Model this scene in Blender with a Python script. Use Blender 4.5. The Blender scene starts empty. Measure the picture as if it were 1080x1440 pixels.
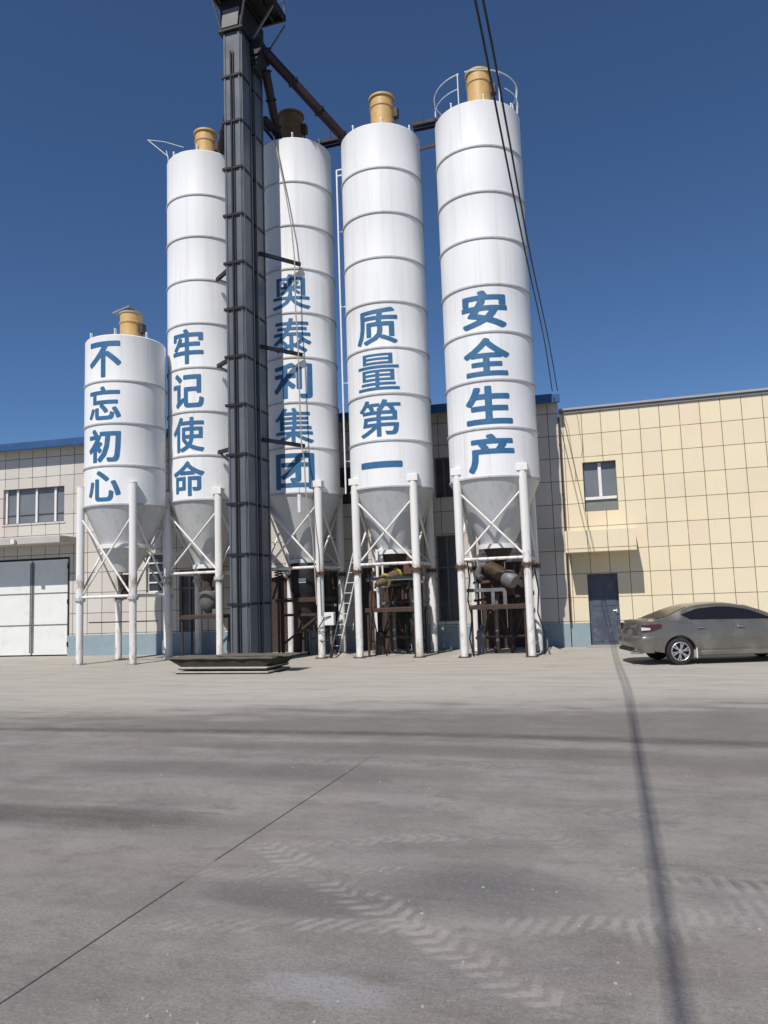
import bpy, bmesh, math, random
from math import sin, cos, pi, radians as rad, sqrt, floor
from mathutils import Vector, Matrix
random.seed(7)
sc = bpy.context.scene
COL = sc.collection

# ------------------------------------------------------------------ camera, sky, sun, exposure
cam = bpy.data.objects.new('camera', bpy.data.cameras.new('camera'))
COL.objects.link(cam)
r_ = Vector((0.95380, 0.29851, -0.03409)); u_ = Vector((0.06467, -0.09315, 0.99355)); f_ = Vector((-0.29341, 0.94985, 0.10815))
m = Matrix((r_, u_, -f_)).transposed().to_4x4(); m.translation = (0, 0, 1.8)
cam.matrix_world = m
cam.data.sensor_width = 36; cam.data.sensor_fit = 'AUTO'
cam.data.lens = 1080.17 / 1440 * 36
cam.data.clip_end = 3000; cam.data.clip_start = 0.05
sc.camera = cam

SUN_EL, SUN_AZ = rad(50), rad(8.5)
sdir = Vector((sin(SUN_AZ) * cos(SUN_EL), cos(SUN_AZ) * cos(SUN_EL), -sin(SUN_EL)))   # way the light travels
W = bpy.data.worlds.new('World'); sc.world = W; W.use_nodes = True
wn = W.node_tree; wn.nodes.clear()
sky = wn.nodes.new('ShaderNodeTexSky'); sky.sky_type = 'NISHITA'; sky.sun_disc = False
sky.sun_elevation = SUN_EL; sky.sun_rotation = pi + SUN_AZ
sky.altitude = 1800; sky.air_density = 1.0; sky.dust_density = 0.25; sky.ozone_density = 8.0
bg = wn.nodes.new('ShaderNodeBackground'); bg.inputs[1].default_value = 0.084
wo = wn.nodes.new('ShaderNodeOutputWorld')
hs = wn.nodes.new('ShaderNodeHueSaturation'); hs.inputs['Saturation'].default_value = 1.03
wn.links.new(sky.outputs[0], hs.inputs['Color']); wn.links.new(hs.outputs[0], bg.inputs[0]); wn.links.new(bg.outputs[0], wo.inputs[0])
sun = bpy.data.objects.new('sun', bpy.data.lights.new('sun', 'SUN')); COL.objects.link(sun)
sun.data.energy = 4.4; sun.data.angle = rad(0.5); sun.data.color = (1.0, 0.95, 0.88)
sun.rotation_euler = sdir.to_track_quat('-Z', 'Y').to_euler(); sun.location = (0, -10, 40)
sc.view_settings.view_transform = 'Standard'; sc.view_settings.look = 'None'
sc.view_settings.exposure = 0.1; sc.view_settings.gamma = 1.0
sc.render.engine = 'CYCLES'

# ------------------------------------------------------------------ node helpers
class S:
    def __init__(s, g, o): s.g = g; s.o = o
    def __add__(s, b): return s.g.m('ADD', s, b)
    __radd__ = __add__
    def __sub__(s, b): return s.g.m('SUBTRACT', s, b)
    def __rsub__(s, b): return s.g.m('SUBTRACT', b, s)
    def __mul__(s, b): return s.g.m('MULTIPLY', s, b)
    __rmul__ = __mul__
    def __truediv__(s, b): return s.g.m('DIVIDE', s, b)
    def abs(s): return s.g.m('ABSOLUTE', s)
    def frac(s): return s.g.m('FRACT', s)
    def floor(s): return s.g.m('FLOOR', s)
    def lt(s, b): return s.g.m('LESS_THAN', s, b)
    def gt(s, b): return s.g.m('GREATER_THAN', s, b)

class G:
    def __init__(s, name, rough=0.6, metal=0.0, spec=0.4):
        s.mat = bpy.data.materials.new(name); s.mat.use_nodes = True
        s.t = s.mat.node_tree; s.b = s.t.nodes['Principled BSDF']
        s.b.inputs['Roughness'].default_value = rough; s.b.inputs['Metallic'].default_value = metal
        s.b.inputs['Specular IOR Level'].default_value = spec
        s.geo = None; s.tc = None
    def n(s, k): return s.t.nodes.new(k)
    def lk(s, a, b): s.t.links.new(a.o if isinstance(a, S) else a, b)
    def put(s, sock, v):
        if isinstance(v, S): s.lk(v, sock)
        elif isinstance(v, (int, float)): sock.default_value = v
        else: sock.default_value = tuple(v) + ((1,) if len(v) == 3 and len(sock.default_value) == 4 else ())
    def m(s, op, a, b=None):
        x = s.n('ShaderNodeMath'); x.operation = op; s.put(x.inputs[0], a)
        if b is not None: s.put(x.inputs[1], b)
        return S(s, x.outputs[0])
    def pos(s, world=True):
        if world: 
            x = s.n('ShaderNodeNewGeometry'); o = x.outputs['Position']
        else:
            x = s.n('ShaderNodeTexCoord'); o = x.outputs['Object']
        y = s.n('ShaderNodeSeparateXYZ'); s.t.links.new(o, y.inputs[0])
        return [S(s, q) for q in y.outputs]
    def vec(s, x, y, z=0.0):
        c = s.n('ShaderNodeCombineXYZ')
        for i, v in enumerate((x, y, z)): s.put(c.inputs[i], v)
        return S(s, c.outputs[0])
    def noise(s, v, scale, detail=3.0, rough=0.55):
        x = s.n('ShaderNodeTexNoise'); s.lk(v, x.inputs['Vector'])
        x.inputs['Scale'].default_value = scale; x.inputs['Detail'].default_value = detail; x.inputs['Roughness'].default_value = rough
        return S(s, x.outputs[0])
    def white(s, v):
        x = s.n('ShaderNodeTexWhiteNoise'); x.noise_dimensions = '3D'; s.lk(v, x.inputs['Vector']); return S(s, x.outputs[0]), S(s, x.outputs[1])
    def step(s, v, a, b, c=0.0, d=1.0):
        x = s.n('ShaderNodeMapRange'); x.interpolation_type = 'SMOOTHSTEP'; s.put(x.inputs[0], v)
        for i, q in enumerate((a, b, c, d)): s.put(x.inputs[i + 1], q)
        return S(s, x.outputs[0])
    def mix(s, f, a, b):
        x = s.n('ShaderNodeMix'); x.data_type = 'RGBA'; s.put(x.inputs[0], f); s.put(x.inputs[6], a); s.put(x.inputs[7], b)
        return S(s, x.outputs[2])
    def color(s, c): s.put(s.b.inputs['Base Color'], c)
    def bump(s, h, strength=0.3, dist=0.01):
        x = s.n('ShaderNodeBump'); x.inputs['Strength'].default_value = strength; x.inputs['Distance'].default_value = dist
        s.lk(h, x.inputs['Height']); s.t.links.new(x.outputs[0], s.b.inputs['Normal'])

def plain(name, c, rough=0.55, metal=0.0, spec=0.4, var=0.12, scale=3.0, dirt=None, dirt_amt=0.5, bump=0.0):
    g = G(name, rough, metal, spec)
    P = g.vec(*g.pos())
    n1 = g.noise(P, scale, 5, 0.6)
    c2 = tuple(v * (1 - 2 * var) for v in c); c3 = tuple(min(1, v * (1 + var)) for v in c)
    col = g.mix(n1, c2, c3)
    if dirt:
        n2 = g.noise(P, scale * 2.3, 6, 0.7)
        col = g.mix(g.step(n2, 0.5, 0.72, 0, dirt_amt), col, dirt)
    g.color(col)
    g.put(g.b.inputs['Roughness'], g.step(n1, 0.2, 0.8, max(0, rough - .08), min(1, rough + .1)))
    if bump: g.bump(g.noise(P, scale * 8, 4), bump, 0.01)
    return g.mat

MT = {}
# silo paint: weathered white with faint vertical runs and plate tone steps
def silo_paint(name, base, run, amt, splash=False):
    g = G(name, 0.5, 0, 0.35)
    x, y, z = g.pos(); P = g.vec(x, y, z)
    runs = g.noise(g.vec(x * 5.0, y * 5.0, z * 0.22), 1.0, 5, 0.65)
    big = g.noise(P, 0.7, 3)
    col = g.mix(big, tuple(v * .93 for v in base), base)
    col = g.mix(g.step(runs, .46, .76, 0, amt), col, run)
    drip = g.noise(g.vec(x * 9.0, y * 9.0, z * .12), 1.0, 4, .7)
    col = g.mix(g.step(drip, .60, .74, 0, amt * .8), col, tuple(q * .72 for q in run))
    sp = g.noise(P, 9, 4, .7)
    col = g.mix(g.step(sp, .68, .74, 0, .35), col, (.36, .27, .19))
    if splash:
        mud = g.noise(g.vec(x * 7, y * 7, z * 3), 1.0, 5, .7)
        col = g.mix(g.step(mud - z * .12, .40, .62, 0, .8), col, (.40, .34, .28)); col = g.mix(g.step(mud + (z - 2.5).abs() * -.5, .36, .52, 0, .6), col, (.24, .14, .09))
    g.color(col); g.bump(g.noise(P, 2.2, 2), 0.12, 0.03)
    return g.mat
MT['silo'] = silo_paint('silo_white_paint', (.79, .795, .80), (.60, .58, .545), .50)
MT['cone'] = silo_paint('silo_hopper_paint', (.565, .575, .575), (.36, .34, .31), .5)  # same white paint as the shell, darkened to hold the hopper's shade
MT['leg'] = silo_paint('leg_white_paint', (.75, .74, .72), (.48, .42, .36), .5, True)
MT['letter'] = plain('blue_letter_paint', (.030, .130, .275), .5, var=.10, scale=4, dirt=(.12, .22, .34), dirt_amt=.4)
MT['band'] = plain('grey_ring_paint', (.50, .50, .50), .6, var=.15, scale=4, dirt=(.22, .16, .12), dirt_amt=.5)
MT['filter'] = plain('ochre_filter_paint', (.60, .385, .15), .5, var=.12, scale=4, dirt=(.3, .2, .1), dirt_amt=.4)
MT['filter_dark'] = plain('weathered_brown_filter', (.17, .10, .04), .6, var=.15, scale=5, dirt=(.10, .07, .04))
MT['rust'] = plain('rusty_steel', (.10, .055, .035), .8, var=.3, scale=9, dirt=(.22, .12, .06), bump=.4)
MT['dark'] = plain('dark_steel', (.020, .021, .026), .6, .3, var=.2, scale=4, dirt=(.05, .04, .035))
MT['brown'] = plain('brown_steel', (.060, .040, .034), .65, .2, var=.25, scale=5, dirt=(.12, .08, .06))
MT['maroon'] = plain('maroon_chute_paint', (.030, .012, .014), .5, var=.3, scale=1.2, dirt=(.07, .025, .02))
MT['grey'] = plain('grey_steel', (.16, .16, .16), .55, .2, var=.2, scale=4, dirt=(.3, .28, .26))
MT['casing'] = plain('slate_casing_paint', (.115, .128, .146), .42, .05, var=.14, scale=1.5, dirt=(.10, .10, .10), dirt_amt=.4)
MT['white'] = plain('white_painted_metal', (.72, .72, .72), .5, var=.08, scale=6, dirt=(.4, .36, .32), dirt_amt=.35)
MT['concrete'] = plain('plain_concrete', (.34, .32, .29), .9, var=.15, scale=3, dirt=(.2, .19, .18), bump=.3)
MT['render'] = plain('grey_render', (.45, .43, .41), .9, var=.12, scale=2, dirt=(.25, .24, .23), bump=.2)
MT['plinth'] = plain('blue_grey_plinth_paint', (.25, .325, .365), .8, var=.14, scale=1.6, dirt=(.35, .37, .37), dirt_amt=.4, bump=.15)
MT['roofblue'] = plain('blue_roof_sheet', (.035, .095, .22), .45, .1, var=.12, scale=2, dirt=(.07, .12, .2))
MT['coping'] = plain('grey_coping', (.20, .20, .21), .6, .3, var=.15, scale=3)
MT['soffit'] = plain('grey_soffit', (.35, .34, .33), .8, var=.1, scale=3)
MT['doorblue'] = plain('blue_door_paint', (.075, .090, .128), .5, var=.3, scale=3, dirt=(.17, .175, .21), dirt_amt=.6)
MT['gate'] = plain('white_gate_paint', (.70, .71, .68), .5, var=.06, scale=1.5, dirt=(.5, .48, .44), dirt_amt=.4)
MT['gap'] = plain('black_rubber_seal', (.015, .015, .015), .8)
MT['cable'] = plain('black_cable', (.012, .012, .014), .55)
MT['rope'] = plain('pale_rope', (.40, .36, .31), .9, var=.2, scale=20)
MT['hose'] = plain('rusty_spring_hose', (.11, .05, .035), .7, var=.2, scale=12)
MT['auger'] = plain('worn_brown_auger_paint', (.13, .085, .05), .6, var=.25, scale=6, dirt=(.28, .2, .14))
MT['yellow'] = plain('faded_yellow_paint', (.50, .40, .07), .55, var=.2, scale=6, dirt=(.2, .15, .08))
MT['plank'] = plain('weathered_formwork_panel', (.034, .029, .022), .75, var=.25, scale=2.5, dirt=(.11, .10, .08), dirt_amt=.4, bump=.3)
MT['plank_top'] = plain('dusty_panel_top', (.13, .118, .09), .85, var=.2, scale=2.5, dirt=(.12, .11, .09), bump=.3)
MT['edge'] = plain('bare_panel_edge', (.50, .46, .40), .7, var=.2, scale=6)
MT['dust'] = plain('cement_dust', (.36, .33, .29), .95, var=.2, scale=5, bump=.4)
g = G('window_glass', .08, 0, .6)
P = g.vec(*g.pos()); g.color(g.mix(g.noise(P, .8, 3), (.09, .098, .11), (.23, .24, .25))); g.bump(g.noise(P, 1.1, 2), .06, .02); MT['glass'] = g.mat
MT['blind'] = plain('dusty_lower_glass', (.20, .215, .205), .25, 0, .5, var=.15, scale=2)
MT['darkglass'] = plain('dim_pane', (.045, .048, .06), .25, 0, .5, var=.2, scale=1.5)
# car
g = G('dusty_car_paint', .32, .55, .5)
x, y, z = g.pos(False); P = g.vec(x, y, z)
g.color(g.mix(g.step(g.noise(P, 2.2, 4) + (.6 - z) * .35, .45, .85), (.165, .152, .132), (.26, .240, .208))); g.b.inputs['Coat Weight'].default_value = .7; g.b.inputs['Coat Roughness'].default_value = .08
g.put(g.b.inputs['Roughness'], g.step(g.noise(P, 3, 4), .3, .7, .28, .48)); MT['car'] = g.mat
MT['carglass'] = plain('tinted_car_glass', (.012, .011, .011), .06, 0, .6, var=.1)
MT['carrear'] = plain('dusty_rear_glass', (.045, .036, .028), .18, 0, .5, var=.2, scale=2)
MT['tyre'] = plain('tyre_rubber', (.022, .021, .020), .85, var=.2, scale=8, dirt=(.08, .075, .07))
MT['rim'] = plain('alloy_rim', (.52, .51, .50), .35, .7, var=.08, scale=6)
MT['chrome'] = plain('chrome', (.7, .7, .7), .15, 1.0)
MT['redlens'] = plain('red_lens', (.07, .014, .012), .12, 0, .6)
MT['clearlens'] = plain('clear_lens', (.62, .60, .58), .1, 0, .7)
MT['black'] = plain('black_plastic', (.02, .02, .02), .5)

def tile_mat(name, base, alt, joint, px, pz, ox, oz, jw=.016, warm=(.62, .47, .36)):
    """cladding panels: joints in object x / z, each panel its own tone"""
    g = G(name, .45, 0, .4)
    x, y, z = g.pos(False)
    wob = g.noise(g.vec(x, y, z), 1.7, 2) * .012 - .006
    u = (x - ox) / px + wob; v = (z - oz) / pz + wob
    iu, iv = u.floor(), v.floor()
    w, wc = g.white(g.vec(iu, iv, 3.0)); w2, _ = g.white(g.vec(iu, iv, 9.0))
    col = g.mix(w, base, alt)
    col = g.mix(g.step(w2, .72, .95, 0, .35), col, warm)
    big = g.noise(g.vec(x, y, z), .55, 4)
    col = g.mix(g.step(big, .45, .75, 0, .22), col, tuple(q * .72 for q in base))
    st = g.noise(g.vec(x * 6, y, z * .5), 1.2, 5, .65)
    col = g.mix(g.step(st, .56, .8, 0, .25), col, tuple(q * .6 for q in base))
    fu, fv = u.frac(), v.frac()
    du = g.m('MINIMUM', fu, 1 - fu) * px; dv = g.m('MINIMUM', fv, 1 - fv) * pz
    d = g.m('MINIMUM', du, dv)
    jm = g.step(d, jw * .35, jw * .75, 1, 0) * g.step(g.noise(g.vec(x, y, z), 2.3, 3), .25, .45, .45, 1)
    col = g.mix(jm, col, joint)
    g.color(col)
    # every panel leans a hair its own way
    bmp = d * 0; 
    h = (fu * (w - .5) + fv * (w2 - .5)) * .5 + g.step(d, 0, jw, 0, .6)
    g.bump(h, .35, .008)
    return g.mat
MT['cream'] = tile_mat('cream_cladding', (.73, .63, .435), (.68, .60, .44), (.15, .10, .055), .587, .74, -1.0, 6.71, .018, (.72, .555, .42))
MT['pale'] = tile_mat('pale_cladding', (.57, .54, .49), (.51, .475, .43), (.075, .062, .054), .60, .74, -.33, 6.71, .020, (.58, .47, .41))

# ------------------------------------------------------------------ ground material
def ground_material():
    g = G('concrete_yard', .92, 0, .25)
    x, y, z = g.pos(); P = g.vec(x, y, z)
    sA = g.noise(g.vec(x * .16, y * 1.0, 0), 1.0, 5, .6)
    sB = g.noise(g.vec(x * .45, y * 2.6, 4.0), 1.0, 6, .62)
    md = g.noise(P, 1.3, 5, .6); fine = g.noise(P, 14, 5, .7); grain = g.noise(P, 95, 3, .7); lump = g.noise(P, 62, 4, .7)
    base = g.mix(g.step(md, .3, .72), (.192, .181, .170), (.266, .250, .233))
    base = g.mix(g.step(sB, .42, .72, 0, .55), base, (.152, .142, .131))
    base = g.mix(g.step(sA, .5, .75, 0, .6), base, (.28, .264, .248))
    # pale dusted apron towards the silos
    edge = y - x * .17 + (sB - .5) * 5.0 + (sA - .5) * 3.0 + (md - .5) * 2.0
    pale = g.step(edge, 11.2, 14.6)
    palec = g.mix(g.step(sB, .35, .75), (.41, .385, .335), (.325, .305, .275))
    palec = g.mix(g.step(md, .5, .8, 0, .5), palec, (.28, .265, .25))
    hue = g.noise(g.vec(x * .55, y * .9, 11.0), 1.0, 4, .6); hue2 = g.noise(g.vec(x * .8, y * 1.5, 23.0), 1.0, 5, .65)
    base = g.mix(g.step(hue, .48, .72, 0, .5), base, (.215, .182, .165))
    base = g.mix(g.step(hue2, .5, .74, 0, .45), base, (.150, .148, .160))
    palec = g.mix(g.step(hue, .45, .75, 0, .35), palec, (.37, .325, .285))
    mot = g.noise(g.vec(x * 2.2, y * 3.6, 5.0), 1.0, 6, .72)
    base = g.mix(g.step(mot, .50, .72, 0, .7), base, (.134, .124, .112)); base = g.mix(g.step(mot, .47, .28, 0, .6), base, (.285, .268, .245))
    # dark traffic band in front of it
    band = g.step(y + (sB - .5) * 1.2, 9.2, 10.0) * (1 - pale)
    base = g.mix(band * .55, base, (.135, .127, .117))
    # long dark skid line
    sk = (y - 9.82 + (x + 3) * (x + 3) * .006 + (sA - .5) * .35).abs()
    base = g.mix(g.step(sk, .02, .26, .7, 0) * g.step(mot, .25, .6, .35, 1), base, (.065, .06, .056))
    def blob(cx, cy, rx, ry, col, amt, b):
        dx = (x - cx) / rx; dy = (y - cy) / ry
        d = dx * dx + dy * dy + (sB - .5) * 3.0 + (mot - .5) * 2.2
        return g.mix(g.step(d, -.1, 1.3, amt, 0), b, col)
    base = blob(-5.2, 5.72, 2.1, .36, (.075, .070, .064), .8, base)
    base = blob(-2.6, 8.9, 3.5, .35, (.10, .094, .087), .6, base)
    base = blob(1.5, 8.6, 2.5, .5, (.12, .112, .103), .6, base)
    base = blob(-4.0, 7.6, 2.6, .45, (.10, .096, .093), .6, base)
    base = blob(-1.9, 4.55, .75, .34, (.105, .102, .104), .75, base)
    base = blob(-1.0, 4.85, .8, .42, (.112, .110, .113), .75, base)
    base = blob(1.3, 5.25, 1.2, .10, (.085, .08, .076), .6, base)
    base = blob(-1.5, 3.5, .45, .16, (.32, .32, .33), .5, base)
    # foreground speckle
    near = g.step(y + (md - .5) * 2.0, 4.9, 3.7)
    base = g.mix(g.step(lump, .50, .66, 0, .55) * near, base, (.10, .094, .088))
    base = g.mix(g.step(lump, .43, .30, 0, .55) * near, base, (.31, .295, .275))
    # dusty tyre prints
    def tread(b, p, q, w, pitch, k, amt, half):
        L = sqrt((q[0] - p[0]) ** 2 + (q[1] - p[1]) ** 2); ux, uy = (q[0] - p[0]) / L, (q[1] - p[1]) / L
        dx = x - p[0]; dy = y - p[1]
        u = dx * ux + dy * uy + (md - .5) * .12 + (mot - .5) * .05; v = dy * ux - dx * uy + (md - .5) * .30 + (fine - .5) * .05
        inside = g.step(v.abs(), w * 1.15, w * .6) * g.step(u, -.05, .15) * g.step(u, L + .05, L - .15)
        arm = v if half else v.abs()
        bar = g.step(((u + arm * k) / pitch).frac() - .42, -.14, .14)
        bar = bar * (1 - g.step(((u + arm * k) / pitch).frac(), .88, .98))
        f = inside * (bar * .85 + .15) * g.step(mot + (md - .5) * 1.2, .70, .40) * (amt * 1.05)
        return g.mix(f, b, (.33, .305, .285))
    for a in [((-2.75, 5.42), (-.2, 3.45), .15, .115, .6, .75, False), ((-2.9, 4.72), (-1.3, 5.12), .10, .10, -.8, .5, True),
              ((-2.7, 3.95), (-.95, 4.27), .10, .11, -.9, .55, True), ((-1.1, 4.24), (.6, 4.72), .12, .10, -.6, .5, True),
              ((-2.5, 5.42), (-.7, 6.02), .11, .12, .9, .5, False), ((-.75, 6.02), (.0, 5.1), .13, .10, .5, .4, False),
              ((-.3, 5.3), (.9, 5.2), .14, .10, .3, .5, True), ((-.2, 4.35), (.75, 4.9), .22, .09, -.4, .5, True),
              ((-6.5, 7.9), (.5, 8.3), .13, .13, .8, .25, False), ((-5.5, 6.7), (2.5, 6.5), .15, .14, -.8, .25, False)]:
        base = tread(base, *a)
    spk = g.noise(g.vec(x, y * 1.3, 2.0), 31, 4, .75)
    base = g.mix(g.step(spk, .52, .68, 0, .38), base, (.12, .111, .10)); base = g.mix(g.step(spk, .47, .34, 0, .38), base, (.33, .31, .28))
    base = g.mix(g.step(fine, .5, .75, 0, .34), base, (.115, .107, .097))
    base = g.mix(g.step(grain, .55, .75, 0, .30), base, (.32, .30, .28))
    base = g.mix(g.step(grain, .45, .25, 0, .35), base, (.07, .066, .062))
    palec = g.mix(g.step(fine, .5, .8, 0, .35), palec, (.25, .24, .22)); palec = g.mix(g.step(mot, .52, .74, 0, .4), palec, (.27, .25, .225))
    col = g.mix(pale, base, palec)
    # saw-cut joint running away from the viewer, and cross joints
    jx = (x + 2.86 + (md - .5) * .01).abs()
    brk = g.step(y, 4.55, 4.60) * g.step(y, 5.0, 4.95)
    jm = g.step(jx, .004, .011, .85, 0) * g.step(y, 9.5, 7.0) * (1 - brk * .8)
    col = g.mix(jm, col, (.025, .023, .022))
    g.color(col)
    h = md * .4 + fine * .3 + grain * .15 + lump * .08
    g.bump(h, .38, .010)
    return g.mat

# ------------------------------------------------------------------ mesh helpers
class MB:
    def __init__(s): s.v = []; s.f = []; s.mi = []; s.cur = 0
    def add(s, vs, fs):
        k = len(s.v); s.v += [tuple(p) for p in vs]; s.f += [tuple(i + k for i in f) for f in fs]; s.mi += [s.cur] * len(fs)
        return s
    def box(s, x0, x1, y0, y1, z0, z1):
        return s.add([(x, y, z) for z in (z0, z1) for y in (y0, y1) for x in (x0, x1)],
                     [(0, 2, 3, 1), (4, 5, 7, 6), (0, 1, 5, 4), (2, 6, 7, 3), (0, 4, 6, 2), (1, 3, 7, 5)])
    def bar(s, p, q, w, h, up=(0, 0, 1)):
        """rectangular bar from p to q"""
        p, q = Vector(p), Vector(q); d = (q - p).normalized(); up = Vector(up)
        if abs(d.dot(up)) > .95: up = Vector((0, 1, 0))
        a = d.cross(up).normalized() * w / 2; b = a.cross(d).normalized() * h / 2
        vs = [c + i * a + j * b for c in (p, q) for i, j in ((-1, -1), (1, -1), (1, 1), (-1, 1))]
        return s.add(vs, [(3, 2, 1, 0), (4, 5, 6, 7), (0, 1, 5, 4), (1, 2, 6, 5), (2, 3, 7, 6), (3, 0, 4, 7)])
    def cyl(s, p, q, r0, r1=None, n=16, cap=True):
        r1 = r0 if r1 is None else r1
        p, q = Vector(p), Vector(q); d = (q - p).normalized(); t = Vector((1, 0, 0)) if abs(d.x) < .9 else Vector((0, 1, 0))
        a = d.cross(t).normalized(); b = d.cross(a)
        vs = [c + r * (a * cos(2 * pi * i / n) + b * sin(2 * pi * i / n)) for c, r in ((p, r0), (q, r1)) for i in range(n)]
        fs = [(i, (i + 1) % n, n + (i + 1) % n, n + i) for i in range(n)]
        if cap: fs += [tuple(range(n - 1, -1, -1)), tuple(range(n, 2 * n))]
        return s.add(vs, fs)
    def lathe(s, prof, c=(0, 0, 0), n=48, caps=(False, False), ax='Z'):
        vs = []
        for r, z in prof:
            for i in range(n):
                a = 2 * pi * i / n
                P = (r * cos(a), r * sin(a), z)
                if ax == 'Y': P = (r * cos(a), z, -r * sin(a))
                vs.append((P[0] + c[0], P[1] + c[1], P[2] + c[2]))
        fs = [(k * n + i, k * n + (i + 1) % n, (k + 1) * n + (i + 1) % n, (k + 1) * n + i) for k in range(len(prof) - 1) for i in range(n)]
        if caps[0]: fs.append(tuple(range(n - 1, -1, -1)))
        if caps[1]: fs.append(tuple(range((len(prof) - 1) * n, len(prof) * n)))
        return s.add(vs, fs)
    def tube(s, pts, r, n=8, cap=True, closed=False):
        pts = [Vector(p) for p in pts]; m_ = len(pts); vs = []; a = None
        for i, p in enumerate(pts):
            d = (pts[(i + 1) % m_] - pts[i - 1]) if (closed or 0 < i < m_ - 1) else (pts[1] - pts[0] if i == 0 else pts[-1] - pts[-2])
            d.normalize()
            if a is None: a = d.cross(Vector((0, 0, 1)) if abs(d.z) < .9 else Vector((1, 0, 0))).normalized()
            else: a = (a - d * a.dot(d)).normalized()
            b = d.cross(a)
            vs += [p + r * (a * cos(2 * pi * k / n) + b * sin(2 * pi * k / n)) for k in range(n)]
        fs = []
        for i in range(m_ if closed else m_ - 1):
            j = (i + 1) % m_
            fs += [(i * n + k, i * n + (k + 1) % n, j * n + (k + 1) % n, j * n + k) for k in range(n)]
        if cap and not closed: fs += [tuple(range(n - 1, -1, -1)), tuple(range((m_ - 1) * n, m_ * n))]
        return s.add(vs, fs)
    def grid(s, rows):
        n = len(rows[0]); vs = [p for r in rows for p in r]
        return s.add(vs, [(k * n + i, k * n + i + 1, (k + 1) * n + i + 1, (k + 1) * n + i) for k in range(len(rows) - 1) for i in range(n - 1)])
    def prism(s, poly, y0, y1):
        """polygon in x,z pulled from y0 to y1"""
        n = len(poly)
        vs = [(x, y0, z) for x, z in poly] + [(x, y1, z) for x, z in poly]
        return s.add(vs, [tuple(range(n)), tuple(range(2 * n - 1, n - 1, -1))] + [(i, i + n, (i + 1) % n + n, (i + 1) % n) for i in range(n)])
    def build(s, name, mat, parent=None, smooth=True, local=False, at=None, bevel=0, angle=38, seg=2):
        off = Vector((0, 0, 0))
        if parent is not None and not local:
            q = parent
            while q is not None: off += q.location; q = q.parent
        if at is not None: off = Vector(at)
        me = bpy.data.meshes.new(name)
        me.from_pydata([tuple(Vector(p) - off) for p in s.v], [], s.f)
        for mm in (mat if isinstance(mat, (list, tuple)) else [mat]): me.materials.append(mm)
        if isinstance(mat, (list, tuple)):
            for p, i in zip(me.polygons, s.mi): p.material_index = i
        bm = bmesh.new(); bm.from_mesh(me); bmesh.ops.recalc_face_normals(bm, faces=bm.faces)
        bm.to_mesh(me); bm.free()
        if smooth: me.shade_smooth(); me.set_sharp_from_angle(angle=rad(angle))
        o = bpy.data.objects.new(name, me); COL.objects.link(o)
        if parent is not None: o.parent = parent
        if at is not None: o.location = at
        if bevel:
            b = o.modifiers.new('bevel', 'BEVEL'); b.width = bevel; b.segments = seg; b.limit_method = 'ANGLE'; b.angle_limit = rad(40)
        return o

def smooth_pts(P, n=10):
    out = []
    for i in range(len(P) - 1):
        p0, p1, p2, p3 = [Vector(P[max(0, min(len(P) - 1, i + k))]) for k in (-1, 0, 1, 2)]
        for j in range(n):
            t = j / n; out.append(.5 * ((2 * p1) + (-p0 + p2) * t + (2 * p0 - 5 * p1 + 4 * p2 - p3) * t * t + (-p0 + 3 * p1 - 3 * p2 + p3) * t ** 3))
    return out + [Vector(P[-1])]
def tag(o, label, cat=None, group=None, kind=None):
    if label: o['label'] = label
    if cat: o['category'] = cat
    if group: o['group'] = group
    if kind: o['kind'] = kind
    return o
def thing(name, label, cat, loc=(0, 0, 0), rz=0.0, group=None):
    o = bpy.data.objects.new(name, None); COL.objects.link(o); o.empty_display_size = .3
    o.location = loc; o.rotation_euler = (0, 0, rz)
    return tag(o, label, cat, group)

# ------------------------------------------------------------------ ground
gm = MB(); gm.add([(-400, -300, 0), (400, -300, 0), (400, 700, 0), (-400, 700, 0)], [(0, 1, 2, 3)])
tag(gm.build('ground', ground_material(), smooth=False), None, kind='structure')

# ------------------------------------------------------------------ buildings
def wall_face(mb, x0, x1, z0, z1, holes, y=0.0, depth=.22):
    xs = sorted({x0, x1, *[h[0] for h in holes], *[h[1] for h in holes]}); zs = sorted({z0, z1, *[h[2] for h in holes], *[h[3] for h in holes]})
    for a, b in zip(xs, xs[1:]):
        for c, d in zip(zs, zs[1:]):
            if any(h[0] <= a and b <= h[1] and h[2] <= c and d <= h[3] for h in holes): continue
            mb.add([(a, y, c), (b, y, c), (b, y, d), (a, y, d)], [(0, 1, 2, 3)])
    for a, b, c, d in holes:
        Y = y + depth
        mb.add([(a, y, c), (a, Y, c), (a, Y, d), (a, y, d)], [(0, 1, 2, 3)]); mb.add([(b, y, c), (b, y, d), (b, Y, d), (b, Y, c)], [(0, 1, 2, 3)])
        mb.add([(a, y, d), (a, Y, d), (b, Y, d), (b, y, d)], [(0, 1, 2, 3)])
        if c > z0 + .01: mb.add([(a, y, c), (b, y, c), (b, Y, c), (a, Y, c)], [(0, 1, 2, 3)])

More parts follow.
